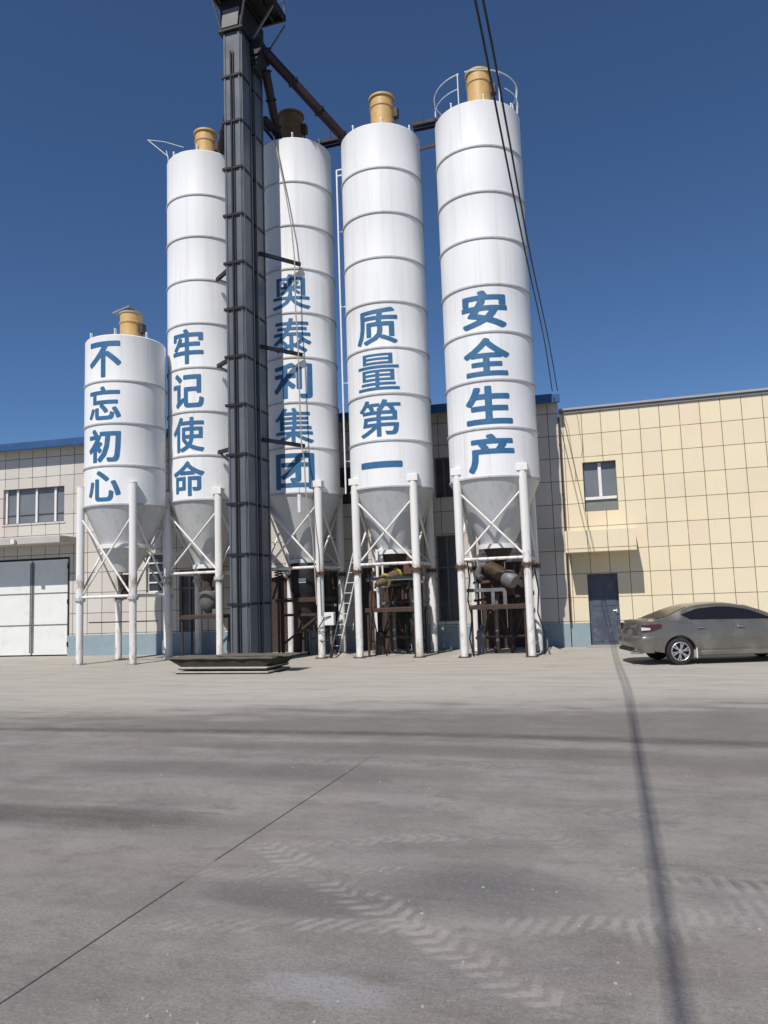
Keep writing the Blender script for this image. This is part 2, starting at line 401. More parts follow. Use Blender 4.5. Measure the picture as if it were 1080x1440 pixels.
def window(parent, x0, x1, z0, z1, y, mull=(), rails=(), w=.05, glass='glass', fm='white', bright=()):
    """frame + panes set back in an opening (local coordinates)"""
    f = MB(); e = .002
    f.box(x0 + e, x0 + w, y, y + .06, z0 + e, z1 - e); f.box(x1 - w, x1 - e, y, y + .06, z0 + e, z1 - e)
    f.box(x0 + w, x1 - w, y, y + .06, z0 + e, z0 + w); f.box(x0 + w, x1 - w, y, y + .06, z1 - w, z1 - e)
    for q in mull: f.box(q - w * .6, q + w * .6, y - .003, y + .057, z0 + w, z1 - w)
    for q in rails: f.box(x0 + w, x1 - w, y + .003, y + .063, q - w * .5, q + w * .5)
    o = f.build('window', MT[fm], parent, smooth=False, local=True)
    g_ = MB(); g_.add([(x0 + e, y + .045, z0 + e), (x1 - e, y + .045, z0 + e), (x1 - e, y + .045, z1 - e), (x0 + e, y + .045, z1 - e)], [(0, 1, 2, 3)])
    g_.build('pane', MT[glass], o, smooth=False, local=True)
    for a, b_, c, d in bright:
        q_ = MB(); q_.box(a, b_, y - .02, y + .04, c, d); q_.build('mullion', MT['white'], o, smooth=False, local=True, bevel=.006)
    return o

# cream tiled office building on the right
office = thing('tiled_office', 'cream tiled building with a blue door under a canopy behind the grey car', 'building', (0, 25, 0))
wl = MB(); OX0, OX1, OZ = -1.70, 14.0, 7.42
holes = [(-1.06, -.04, 4.22, 5.80), (-1.13, -.21, .012, 2.25), (6.2, 7.6, 4.22, 5.8)]
wall_face(wl, OX0, OX1, .74, OZ, [(-1.06, -.04, 4.22, 5.80), (-1.13, -.21, .74, 2.25), (6.2, 7.6, 4.22, 5.8)], 0, .24)
wl.add([(OX1, 0, 0), (OX1, 14, 0), (OX1, 14, OZ), (OX1, 0, OZ)], [(0, 1, 2, 3)])
wl.add([(OX0, 14, 0), (OX1, 14, 0), (OX1, 14, OZ), (OX0, 14, OZ)], [(0, 1, 2, 3)])
wl.add([(OX0, .1, 0), (OX0, 14, 0), (OX0, 14, OZ), (OX0, .1, OZ)], [(0, 1, 2, 3)])
wl.build('wall', MT['cream'], office, smooth=False, local=True)
for a, b_ in ((OX0, -1.13), (-.21, OX1)): pl = MB(); pl.box(a, b_, -.03, .24, -.05, .74); pl.build('plinth', MT['plinth'], office, smooth=False, local=True, bevel=.008)
rf = MB(); rf.box(OX0, OX1 + .1, -.05, 14.1, OZ, OZ + .10); rf.build('roof', MT['coping'], office, smooth=False, local=True, bevel=.012)
cp = MB(); cp.box(OX0, OX1 + .12, -.10, .30, OZ + .101, OZ + .17); cp.build('coping', MT['soffit'], office, smooth=False, local=True, bevel=.01)
window(office, -1.06, -.04, 4.66, 5.80, .16, w=.03, fm='grey', bright=((-.60, -.50, 4.69, 5.77), (-1.03, -.07, 4.60, 4.69)))
window(office, -1.06, -.04, 4.22, 4.656, .16, glass='blind', w=.02, fm='grey')
window(office, 6.2, 7.6, 4.22, 5.8, .16, mull=(6.9,))
cn = MB(); cn.box(-1.66, .40, -1.08, -.003, 2.90, 3.56); cn.build('canopy', MT['cream'], office, smooth=False, local=True, bevel=.006)
dr = MB(); dr.box(-1.13 + .002, -.21 - .002, .16, .22, .012, 2.248)
door = dr.build('door', MT['doorblue'], office, smooth=False, local=True)
dp = MB()
for (a, b, c, d) in [(-1.04, -.71, 1.25, 2.1), (-.63, -.30, 1.25, 2.1), (-1.04, -.71, .15, 1.0), (-.63, -.30, .15, 1.0)]:
    dp.box(a, b, .147, .1595, c, d)
dp.build('door_panel', MT['doorblue'], door, smooth=False, local=True, bevel=.012)
hd = MB(); hd.box(-.32, -.27, .10, .145, 1.02, 1.16); hd.tube([(-.295, .12, 1.1), (-.295, .085, 1.1), (-.40, .085, 1.1)], .012, 6); hd.build('handle', MT['chrome'], door, local=True)
sp = MB(); sp.box(-1.25, -.1, -.28, -.032, 0, .06); sp.build('doorstep', MT['concrete'], office, smooth=False, local=True, bevel=.01)
# thin wires standing in for cable shadow lines down the tiles
for k, (x0, z0, x1, z1, sag) in enumerate([(-1.52, 7.38, -1.30, 5.2, .06), (-1.15, 7.36, -1.05, 6.0, .05)]):
    w_ = MB(); w_.tube([(x0 + (x1 - x0) * t + sag * sin(pi * t) + .02 * sin(9 * t + k), 24.985 - .012, z0 + (z1 - z0) * t) for t in [i / 14 for i in range(15)]], .006, 5)
    tag(w_.build('loose_wire', MT['grey'], at=(x0, 24.98, z0)),
        ['loose thin wire drooping from the roof corner left of the small window', 'short loose wire hanging straight down to the top of the small window'][k], 'wire', 'loose wires on the cream wall')
# drainpipe between the buildings
dpp = thing('drainpipe', 'thin brown drainpipe running down between the pale and cream tiled walls', 'drainpipe', (-1.70, 24.86, 0))
q = MB(); q.tube([(-1.70, 24.85, 7.3), (-1.70, 24.85, .75)], .028, 10); q.build('pipe', MT['brown'], dpp)
q = MB()
for z in (1.6, 3.2, 4.8, 6.4): q = MB(); q.box(-1.74, -1.66, 24.84, 24.965, z, z + .03); q.build('pipe_clip', MT['rust'], dpp, smooth=False)

# long pale tiled workshop behind the silos
FI = math.atan2(1.15, 17.25)
shop = thing('workshop_building', 'long pale tiled workshop with blue roof edge standing behind the silos', 'building', (-1.72, 24.90, 0), FI)
SX0, SX1 = -34.0, 0.0
sh = [(-20.80, -18.14, 4.97, 6.31), (-22.2, -17.93, .05, 3.55), (-4.15, -3.45, .9, 3.7), (-14.75, -14.0, 2.2, 3.6), (-13.45, -12.55, .76, 2.95), (-8.3, -7.3, .76, 2.7), (-11.3, -10.1, 2.6, 4.4), (-8.1, -6.9, 4.9, 6.3), (-4.1, -3.5, 4.95, 6.3), (-2.75, -1.15, .02, 2.75), (-6.95, -5.1, .02, 2.75), (-10.4, -8.7, .02, 2.55)]
wl = MB(); wall_face(wl, SX0, SX1, .74, 7.85, [(a, b, max(c, .74), d) for a, b, c, d in sh], 0, .24)
wl.add([(SX1, 0, 0), (SX1, 12, 0), (SX1, 12, 9.1), (SX1, 6, 9.3), (SX1, 0, 7.85)], [(0, 1, 2, 3, 4)])
wl.add([(SX0, 0, 0), (SX0, 12, 0), (SX0, 12, 9.1), (SX0, 6, 9.3), (SX0, 0, 7.85)], [(0, 1, 2, 3, 4)])
wl.build('wall', MT['pale'], shop, smooth=False, local=True)
pl = MB(); xs = [SX0, -22.2, -17.93, SX1]
for a, b_ in ((SX0, -22.2), (-17.93, -10.4), (-8.7, -6.95), (-5.1, -2.75), (-1.15, SX1)): pl = MB(); pl.box(a, b_, -.03, .24, -.2, .74); pl.build('plinth', MT['plinth'], shop, smooth=False, local=True, bevel=.008)
rf = MB(); rf.add([(SX0 - .2, -.38, 7.84), (SX1 + .08, -.38, 7.84), (SX1 + .08, 6.2, 9.42), (SX0 - .2, 6.2, 9.42), (SX0 - .2, -.38, 7.96), (SX1 + .08, -.38, 7.96), (SX1 + .08, 6.2, 9.54), (SX0 - .2, 6.2, 9.54)],
                  [(0, 1, 2, 3), (7, 6, 5, 4), (0, 4, 5, 1), (1, 5, 6, 2), (2, 6, 7, 3), (3, 7, 4, 0)])
for i in range(int((SX1 - SX0) / .42)):
    x = SX0 + .1 + i * .42
    rf.add([(x, -.39, 7.965), (x + .05, -.39, 8.0), (x + .1, -.39, 7.965), (x, 6.2, 9.545), (x + .05, 6.2, 9.58), (x + .1, 6.2, 9.545)], [(0, 1, 4, 3), (1, 2, 5, 4), (0, 2, 1)])
rf.build('roof', MT['roofblue'], shop, smooth=False, local=True)
gt = MB(); gt.prism([(SX0 - .2, 7.70), (SX1 + .08, 7.70), (SX1 + .08, 7.99), (SX0 - .2, 7.99)], -.50, -.395); gt.build('gutter', MT['roofblue'], shop, smooth=False, local=True, bevel=.015)
so = MB(); so.box(SX0, SX1 - .003, -.36, -.004, 7.76, 7.82); so.build('soffit', MT['soffit'], shop, smooth=False, local=True)
window(shop, -20.80, -18.14, 4.97, 6.31, .13, rails=(5.33,), w=.035, fm='grey', bright=[(q - .045, q + .045, 5.0, 6.28) for q in (-20.74, -20.25, -19.42, -18.6)])
window(shop, -4.15, -3.45, .9, 3.7, .13, mull=(-3.8,), rails=(2.65,), w=.05, glass='darkglass', fm='grey')
window(shop, -14.75, -14.0, 2.2, 3.6, .13, rails=(2.55, 2.9, 3.25), w=.05, glass='darkglass', fm='white')
window(shop, -13.45, -12.55, .76, 2.95, .13, mull=(-13.1,), rails=(2.3,), w=.06, glass='darkglass', fm='grey')
window(shop, -8.3, -7.3, .76, 2.7, .13, mull=(-7.8,), rails=(2.1,), w=.06, glass='darkglass', fm='grey')
window(shop, -11.3, -10.1, 2.6, 4.4, .13, mull=(-10.7,), w=.06, glass='darkglass')
window(shop, -8.1, -6.9, 4.9, 6.3, .13, mull=(-7.5,), w=.06, glass='darkglass')
window(shop, -4.1, -3.5, 4.95, 6.3, .13, mull=(-3.8,), w=.05, glass='darkglass', fm='grey')
for x0, x1, zt_ in ((-2.75, -1.15, 2.745), (-6.95, -5.1, 2.745), (-10.4, -8.7, 2.545)):  # dark brown leaves added to deepen the shade on the wall behind the silos
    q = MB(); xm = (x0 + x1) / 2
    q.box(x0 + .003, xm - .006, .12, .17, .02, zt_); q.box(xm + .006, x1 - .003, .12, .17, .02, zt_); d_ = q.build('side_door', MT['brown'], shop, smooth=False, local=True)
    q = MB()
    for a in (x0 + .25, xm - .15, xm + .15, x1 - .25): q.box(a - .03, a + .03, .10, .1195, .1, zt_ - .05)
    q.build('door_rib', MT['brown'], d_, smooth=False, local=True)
# gate
gt = MB(); gt.box(-22.19, -19.555, .10, .16, .05, 3.53); gt.box(-19.515, -17.95, .10, .16, .05, 3.53)
gate = gt.build('gate', MT['gate'], shop, smooth=False, local=True, bevel=.006)
rb = MB()
for x0, x1 in ((-22.19, -19.555), (-19.515, -17.95)):
    for z in (1.13, 2.30): rb.box(x0 + .02, x1 - .02, .085, .0985, z, z + .035)
rb.box(-19.56, -19.515, .075, .0985, .05, 3.53)
for x0 in (-22.1, -19.64, -19.50, -18.03): rb.box(x0, x0 + .05, .092, .0988, .12, 3.46)
rb.build('gate_rib', MT['grey'], gate, smooth=False, local=True)
fr = MB(); fr.box(-17.93, -17.88, -.02, -.003, .0, 3.62); fr.box(-22.2, -17.93, -.02, -.003, 3.55, 3.62)
for z in (.35, 1.9, 3.2): fr.cyl((-17.915, -.05, z), (-17.915, -.05, z + .16), .028, n=8)
fr.build('gate_frame', MT['gap'], gate, smooth=False, local=True)
# canopy over the gate
cn = MB(); cn.box(-34, -17.5, -1.12, -.003, 4.08, 4.34); cn.build('canopy', MT['render'], shop, smooth=False, local=True, bevel=.02)
sl = MB(); sl.box(-20.85, -18.09, -.03, -.003, 4.90, 4.965); sl.build('window_sill', MT['pale'], shop, smooth=False, local=True, bevel=.008)
lamp = thing('flood_lamp', 'small white square flood lamp fixed to the canopy above the white gate', 'lamp', (-20.95, 22.42, 4.2))
q = MB(); q.box(-21.03, -20.87, 22.36, 22.46, 4.1, 4.27); q.build('lamp_housing', MT['white'], lamp, smooth=False, bevel=.015)
q = MB(); q.tube([(-20.95, 22.46, 4.2), (-20.95, 22.56, 4.22)], .02, 8); q.build('bracket', MT['grey'], lamp)

# ------------------------------------------------------------------ writing
def glyph_mesh(ch, w, h):
    """flat outline of one character, centred, scaled to w x h"""
    cu = bpy.data.curves.new('glyph', 'FONT'); cu.body = ch; cu.size = 1; cu.resolution_u = 3; cu.dimensions = '2D'; cu.fill_mode = 'FRONT'
    o = bpy.data.objects.new('glyph', cu); COL.objects.link(o)
    bpy.context.view_layer.update(); dg = bpy.context.evaluated_depsgraph_get()
    me = bpy.data.meshes.new_from_object(o.evaluated_get(dg))
    # brush the strokes fatter: the outline repeated in a ring of small shifts, each a hair further out
    bm = bmesh.new(); fat = {'量': .006, '集': .009, '奥': .010, '泰': .010, '第': .011, '质': .017, '一': .034, '牢': .020, '使': .018, '命': .019, '忘': .021, '生': .029, '产': .029, '全': .028, '安': .028}.get(ch, .024)
    for i in range(13):
        a = 2 * pi * i / 12; d = .0 if i == 12 else fat * (1.0 / max(abs(cos(a)), abs(sin(a))))
        k0 = len(bm.verts); bm.from_mesh(me); bm.verts.ensure_lookup_table()
        for v in bm.verts[k0:]: v.co = (v.co.x + d * cos(a) * 1.1, v.co.y + d * sin(a), i * .0004)
    bm.to_mesh(me); bm.free()
    bpy.data.objects.remove(o); bpy.data.curves.remove(cu)
    xs = [v.co.x for v in me.vertices]; ys = [v.co.y for v in me.vertices]
    cx, cy = (min(xs) + max(xs)) / 2, (min(ys) + max(ys)) / 2
    sx = w / max(.3, max(xs) - min(xs)); sy = h / max(.55, max(ys) - min(ys))
    if ch == '一': sy = h / .86
    for v in me.vertices: v.co = ((v.co.x - cx) * sx, (v.co.y - cy) * sy, v.co.z)
    bm = bmesh.new(); bm.from_mesh(me); 
    k = -w / 2 + .05
    while k < w / 2:
        bmesh.ops.bisect_plane(bm, geom=list(bm.verts) + list(bm.edges) + list(bm.faces), plane_co=(k, 0, 0), plane_no=(1, 0, 0)); k += .06
    bm.to_mesh(me); bm.free()
    return me

# ------------------------------------------------------------------ silos
def silo(label, cx, cy, R, side, zr, chars, ang, kind, char_first):
    """zr: joint heights, lowest (hopper joint) first, top last"""
    T = thing('cement_silo', label, 'silo', (cx, cy, 0), 0, 'white cement silos')
    z0, zt = zr[0], zr[-1]
    s_ = MB(); prof = []
    for i, z in enumerate(zr[:-1]):
        prof += [(R, z + .001), (R - .004 * (i % 2), z + .03), (R - .004 * (i % 2), zr[i + 1] - .03)]
    prof += [(R, zt), (R - .02, zt + .03), (.42, zt + .22), (.001, zt + .23)]
    s_.lathe(prof, (cx, cy, 0), 72)
    s_.build('shell', MT['silo'], T, angle=30)
    for z in zr[:-1]:
        b = MB(); b.lathe([(R + .001, z - .025), (R + .030, z - .025), (R + .030, z + .022), (R + .001, z + .022)], (cx, cy, 0), 72)
        b.build('ring_band', MT['band'], T, angle=30)
    # hopper
    hz, hr = {'short': (3.62, .72), 'mid': (2.95, .36), 'std': (3.10, .46)}[kind]
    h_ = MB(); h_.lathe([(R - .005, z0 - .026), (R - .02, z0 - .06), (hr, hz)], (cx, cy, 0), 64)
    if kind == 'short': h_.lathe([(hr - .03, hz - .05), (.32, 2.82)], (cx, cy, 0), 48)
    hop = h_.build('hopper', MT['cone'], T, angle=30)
    f_ = MB(); f_.lathe([(hr - .02, hz - .06), (hr + .13, hz - .06), (hr + .13, hz + .07), (hr + .03, hz + .07)], (cx, cy, 0), 40)
    f_.build('outlet_flange', MT['white'], hop, angle=30)
    v_ = MB()
    zz = 2.74 if kind == 'short' else hz - .05
    v_.lathe([(hr * .92 if kind != 'short' else .28, zz), (hr * .62 if kind != 'short' else .22, zz - .3), (.14, zz - .42), (.14, zz - .62)], (cx, cy, 0), 20, (True, True))
    v_.box(cx - .24, cx + .24, cy - .2, cy + .2, zz - .78, zz - .621); v_.cyl((cx + .24, cy, zz - .7), (cx + .44, cy, zz - .7), .05, n=10)
    v_.build('outlet_valve', MT['brown'], hop, angle=30)
    # legs
    d = side / 2; lz = z0 + (.15 if kind != 'short' else .65); fz = 2.53 if kind != 'short' else 2.0
    for sx in (-1, 1):
        for sy in (-1, 1):
            x, y = cx + sx * d, cy + sy * d
            l_ = MB(); l_.cyl((x, y, fz), (x, y, lz), .122, n=20); l_.cyl((x, y, .03), (x, y, fz - .001), .108, n=20)
            leg = l_.build('leg', MT['leg'], T)
            p_ = MB(); p_.cyl((x, y, fz - .045), (x, y, fz + .045), .165, n=18)
            for k in range(6):
                a = k * pi / 3; p_.cyl((x + .145 * cos(a), y + .145 * sin(a), fz - .08), (x + .145 * cos(a), y + .145 * sin(a), fz + .08), .016, n=6)
            p_.build('leg_flange', MT['rust' if cx > -11 else 'band'], leg)
            p_ = MB(); p_.box(x - .16, x + .16, y - .16, y + .16, 0, .025)
            for a, b in ((-1, -1), (1, -1), (-1, 1), (1, 1)): p_.cyl((x + a * .125, y + b * .125, .025), (x + a * .125, y + b * .125, .06), .015, n=6)
            p_.build('base_plate', MT['concrete' if cx < -11 else 'rust'], leg, smooth=False)
            if kind != 'short':
                p_ = MB(); ux, uy = -sx * .7071, -sy * .7071
                p_.box(x - .16, x + .16, y - .13, y + .13, lz + .001, lz + .20); p_.build('leg_bracket', MT['leg'], leg, smooth=False, bevel=.01)
            else:
                p_ = MB(); p_.cyl((x, y, lz), (x, y, lz + .02), .13, n=20); p_.build('leg_cap', MT['leg'], leg)
    bz = fz + .20 if kind != 'short' else fz + .06; bt = z0 - .42
    cs = [(-1, -1), (1, -1), (1, 1), (-1, 1)]
    for i in range(4):
        a, b = cs[i], cs[(i + 1) % 4]
        A = Vector((cx + a[0] * d, cy + a[1] * d, 0)); B = Vector((cx + b[0] * d, cy + b[1] * d, 0)); e = (B - A).normalized()
        A = A + e * .11; B = B - e * .11
        p_ = MB(); p_.cyl(A + Vector((0, 0, bz)), B + Vector((0, 0, bz)), .045, n=12); p_.build('crossbeam', MT['leg'], T)
        nrm = Vector((-e.y, e.x, 0)) * .035
        p_ = MB(); p_.cyl(A + Vector((0, 0, bz + .12)) + nrm, B + Vector((0, 0, bt)) + nrm, .032, n=10); p_.build('brace', MT['leg'], T)
        p_ = MB(); p_.cyl(A + Vector((0, 0, bt)) - nrm, B + Vector((0, 0, bz + .12)) - nrm, .032, n=10); p_.build('brace', MT['leg'], T)
    # lugs on the rim
    for a in (-.5, .35, 1.2, 2.6, 4.0):
        p_ = MB(); x, y = cx + (R - .1) * sin(a), cy - (R - .1) * cos(a); p_.box(x - .012, x + .012, y - .05, y + .05, zt + .02, zt + .17); p_.cyl((x - .02, y, zt + .2), (x + .02, y, zt + .2), .05, n=10)
        p_.build('lifting_lug', MT['white'], T)
    # characters
    for i, ch in enumerate(chars):
        k = len(zr) - 2 - char_first - i
        zc = (zr[k] + zr[k + 1]) / 2 - .03; ph = zr[k + 1] - zr[k]
        me = glyph_mesh(ch, R * (1.03 if cx > -11 else .90), ph * .79)
        for v in me.vertices:
            t = ang + v.co.x / R
            r = R + .0045 + v.co.z; v.co = (r * sin(t), -r * cos(t), zc + v.co.y)
        me.materials.append(MT['letter'])
        o = bpy.data.objects.new('painted_character', me); COL.objects.link(o); o.parent = T
    return T

def filt(T, dx, dy, zt, r, z1, mat='filter', lid=False):
    """dust filter drum on a silo roof"""
    cx, cy = T.location.x + dx, T.location.y + dy
    q = MB(); q.lathe([(r, zt + .05), (r, z1 - .42), (r + .03, z1 - .40), (r + .03, z1 - .36), (r, z1 - .34), (r, z1 - .06)], (cx, cy, 0), 32, (False, True))
    o = q.build('dust_filter', MT[mat], T)
    q = MB(); q.lathe([(r + .025, z1 - .09), (r + .05, z1 - .08), (r + .05, z1 - .02), (r + .02, z1), (.001, z1 + .05)], (cx, cy, 0), 32)
    if lid: 
        q = MB(); q.add([(cx - .58, cy - .20, z1 + .02), (cx + .10, cy - .26, z1 + .13), (cx + .14, cy + .35, z1 + .11), (cx - .52, cy + .35, z1 - .0)], [(0, 1, 2, 3)])
        q.add([(cx - .58, cy - .20, z1 + .05), (cx + .10, cy - .26, z1 + .16), (cx + .14, cy + .35, z1 + .14), (cx - .52, cy + .35, z1 + .03)], [(0, 1, 2, 3)])
        q.f += [(0, 4, 5, 1), (1, 5, 6, 2), (2, 6, 7, 3), (3, 7, 4, 0)]; q.mi += [0] * 4
        q.lathe([(r + .005, z1 - .10), (r + .03, z1 - .08), (r + .03, z1 - .03), (.05, z1 + .02)], (cx, cy, 0), 32)
    q.build('filter_cap', MT['soffit' if lid else mat], o)
    q = MB(); q.box(cx + r, cx + r + .16, cy - .1, cy + .1, z1 - .75, z1 - .45); q.tube([(cx + r + .08, cy, z1 - .76), (cx + r + .08, cy, zt + .06)], .02, 6); q.build('valve_box', MT['brown'], o)

s1 = silo('short white silo with four blue characters, nearest the white gate', -15.22, 21.05, 1.265, 1.92, [4.87, 6.08, 7.41, 8.76, 10.22], '不忘初心', rad(3.5), 'short', 0)
filt(s1, .12, .1, 10.22, .35, 11.42, 'filter', True)
s2 = silo('tall white silo just left of the dark elevator tower', -13.22, 22.72, 1.27, 1.90, [5.06, 6.50, 7.95, 9.41, 10.90, 12.38, 13.88, 15.34, 16.9], '牢记使命', rad(1), 'mid', 4)
filt(s2, .02, .1, 16.9, .37, 18.35)
s3 = silo('tall white silo partly shaded by the tower, with five characters and a hanging rope', -9.68, 22.56, 1.215, 1.80, [5.01, 6.41, 7.83, 9.26, 10.70, 12.13, 13.57, 15.03, 16.5], '奥泰利集团', rad(12), 'mid', 3)
filt(s3, -.15, .1, 16.5, .40, 18.15, 'filter_dark')
s4 = silo('tall white silo with access ladder and a level last character, second from the right', -6.68, 22.60, 1.285, 1.82, [4.98, 6.36, 7.77, 9.18, 10.60, 12.00, 13.43, 14.87, 16.3], '质量第一', rad(1.5), 'std', 4)
filt(s4, .10, .0, 16.3, .38, 17.95)
s5 = silo('rightmost tall white silo with a railing round its top', -3.48, 22.44, 1.31, 1.87, [5.00, 6.38, 7.76, 9.16, 10.56, 11.96, 13.37, 14.77, 16.18], '安全生产', rad(6), 'std', 4)
filt(s5, .12, .0, 16.18, .37, 17.9)
# railing on the rightmost silo
cx, cy, R, zt = -3.48, 22.44, 1.31, 16.18
q = MB(); RR = R - .02
arc = lambda a0, a1, z, n=24: [(cx + RR * sin(a0 + (a1 - a0) * i / n), cy - RR * cos(a0 + (a1 - a0) * i / n), z) for i in range(n + 1)]
q.tube(arc(rad(-150), rad(-12), zt + .98), .017, 6); q.tube(arc(rad(-150), rad(-14), zt + .52), .014, 6)
q.tube(arc(rad(-4), rad(170), zt + .98), .017, 6); q.tube(arc(rad(52), rad(170), zt + .52), .014, 6)
for a in (-150, -90, -14, 42, 82, 125, 168):
    a = rad(a); p = (cx + RR * sin(a), cy - RR * cos(a)); q.cyl((*p, zt + .02), (*p, zt + 1.0), .018, n=8)
q.build('railing', MT['white'], s5)
# bent railing left on the second silo
q = MB(); q.tube([(-14.2, 22.0, 16.92), (-14.22, 22.0, 17.25), (-15.0, 21.95, 18.0)], .014, 6); q.tube([(-15.0, 21.95, 18.0), (-14.3, 21.9, 17.75), (-13.6, 22.0, 17.45)], .010, 6); q.tube([(-14.22, 22.0, 17.2), (-14.35, 22.1, 17.55)], .012, 6)
q.build('bent_railing', MT['white'], s2)
# ladder up the side of the silo second from the right
q = MB(); lx, ly = -8.09, 22.25
ex, ey = -.058, .16
for k in (-1, 1):
    q.bar((lx + k * ex, ly + k * ey, 5.0), (lx + k * ex, ly + k * ey, 15.5), .04, .04); q.bar((lx + k * ex, ly + k * ey, 15.5), (lx + .25, ly + k * ey, 15.5), .035, .035)
for i in range(35): q.cyl((lx - ex, ly - ey, 5.2 + i * .3), (lx + ex, ly + ey, 5.2 + i * .3), .011, n=6)
for z in (6.0, 8.5, 11.0, 13.5): q.bar((lx, ly, z), (lx + .16, ly + .05, z), .03, .03)
q.build('ladder', MT['white'], s4, smooth=False)

# ------------------------------------------------------------------ bucket elevator tower
TX0, TX1, TY0, TY1 = -10.60, -10.02, 19.40, 20.85
tw = thing('elevator_tower', 'dark slate bucket elevator tower rising past the silos and out of the frame', 'elevator tower', (-10.3, 20.1, 0))
c_ = MB(); c_.box(TX0, TX1, TY0, TY0 + .62, .0, 18.95); c_.box(TX0, TX1, TY1 - .62, TY1, .0, 18.95); c_.box(TX0 + .10, TX1 - .10, TY0 + .621, TY1 - .621, .0, 18.95)
c_.build('casing', MT['casing'], tw, smooth=False, bevel=.012)
fz = [1.70, 3.09, 4.53, 5.94, 7.39, 8.82, 10.25, 11.65, 13.12, 14.58, 16.06, 17.52]
for z in fz:
    b = MB()
    for y0, y1 in ((TY0 - .055, TY0 + .66), (TY1 - .66, TY1 + .055)):
        b.box(TX0 - .055, TX0 - .003, y0, y1, z - .035, z + .035); b.box(TX1 + .003, TX1 + .026, y0 + .055, y1 - .055, z - .03, z + .03)
        b.box(TX0 - .002, TX1 + .002, y0, y0 + .05, z - .035, z + .035); b.box(TX0 - .002, TX1 + .002, y1 - .05, y1, z - .035, z + .035)
    b.build('flange', MT['dark'], tw, smooth=False)
b = MB()
for x in (TX0 + .03, TX1 - .075): b.box(x, x + .045, TY0 - .03, TY0 - .003, .05, 18.9)
for y in (TY0 + .03, TY0 + .56, TY1 - .60, TY1 - .08): b.box(TX1 + .003, TX1 + .03, y, y + .05, .05, 18.9)
b.build('corner_angle', MT['casing'], tw, smooth=False)
b = MB(); b.tube([((TX0 + TX1) / 2 - .02, TY0 - .05, .3), ((TX0 + TX1) / 2 - .02, TY0 - .05, 18.3)], .028, 8); b.tube([((TX0 + TX1) / 2 + .06, TY0 - .04, .3), ((TX0 + TX1) / 2 + .06, TY0 - .04, 18.3)], .013, 6)
b.build('conduit', MT['dark'], tw)
b = MB(); b.box(TX0 - .12, TX1 + .12, TY0 - .1, TY1 + .1, 18.951, 19.05); b.box(TX0 - .06, TX1 + .06, TY0 - .05, TY1 + .05, 19.051, 20.0); b.box(TX0 - .1, TX1 + .1, TY0 - .08, TY1 + .08, 20.21, 22.0)
b.build('head', MT['dark'], tw, smooth=False, bevel=.015)
b = MB(); b.prism([(TX0 + .02, 19.06), (TX1 - .03, 19.06), (TX1 + .02, 19.62), (TX0 + .06, 19.62)], TY0 - .12, TY0 - .052)
b.build('head_plate', MT['grey'], tw, smooth=False)
# platform with railing
PX0, PX1, PY0, PY1, PZ = -10.85, -9.10, 18.85, 20.75, 20.12
b = MB(); b.box(PX0, PX1, PY0, PY1, PZ, PZ + .05)
for x in (PX0 + .05, PX0 + .42, -10.68, -9.9, PX1 - .4, PX1 - .05): b.bar((x, PY0, PZ - .061), (x, PY1, PZ - .061), .07, .12)
for y in (PY0 + .04, PY1 - .04): b.bar((PX0, y, PZ - .07), (PX1, y, PZ - .07), .07, .138)
plat = b.build('platform', MT['dark'], tw, smooth=False)
b = MB()
for a, c in (((-10.60, 19.37), (PX0 + .1, 18.95)), ((-10.02, 19.37), (-9.55, 18.95)), ((-10.0, 20.88), (PX1 - .1, 20.9)), ((-10.60, 20.88), (PX0 + .1, 20.9)), ((-9.98, 20.0), (PX1 - .1, 20.0))):
    b = MB(); b.bar((*a, 18.95), (*c, PZ - .14), .05, .05); b.build('platform_strut', MT['grey'], tw, smooth=False)
b = MB(); ry = [(PX0 + .04, PY0 + .04), (PX1 - .04, PY0 + .04), (PX1 - .04, PY1 - .04), (PX0 + .04, PY1 - .04)]
for z in (.55, 1.1): b.tube([(*p, PZ + z) for p in ry], .02, 6, closed=True)
for i in range(4):
    p, p2 = ry[i], ry[(i + 1) % 4]
    for t in (0, .33, .66): b.cyl((p[0] + (p2[0] - p[0]) * t, p[1] + (p2[1] - p[1]) * t, PZ + .05), (p[0] + (p2[0] - p[0]) * t, p[1] + (p2[1] - p[1]) * t, PZ + 1.1), .02, n=6)
b.build('railing', MT['grey'], plat)
b = MB(); b.box(-9.985, -9.62, 19.95, 20.6, 18.5, 19.0); b.prism([(-9.985, 18.1), (-9.85, 18.1), (-9.66, 18.495), (-9.985, 18.495)], 20.0, 20.55); b.build('discharge_box', MT['dark'], tw, smooth=False, bevel=.01)
# stay beams to the neighbouring silos
for z, zc in ((12.28, 12.2), (9.35, 9.28), (6.50, 6.42)):
    b = MB(); b.bar((-10.0, 20.4, z + .03), (-9.06, 21.36, zc), .08, .11); b.build('stay_beam', MT['dark'], tw, smooth=False)
    b = MB(); b.bar((-10.62, 20.3, z - .12), (-12.2, 21.72, z + .06), .09, .12); b.bar((-10.62, 20.35, z - .95), (-12.05, 21.58, z - .02), .05, .05); b.build('stay_beam', MT['dark'], tw, smooth=False)

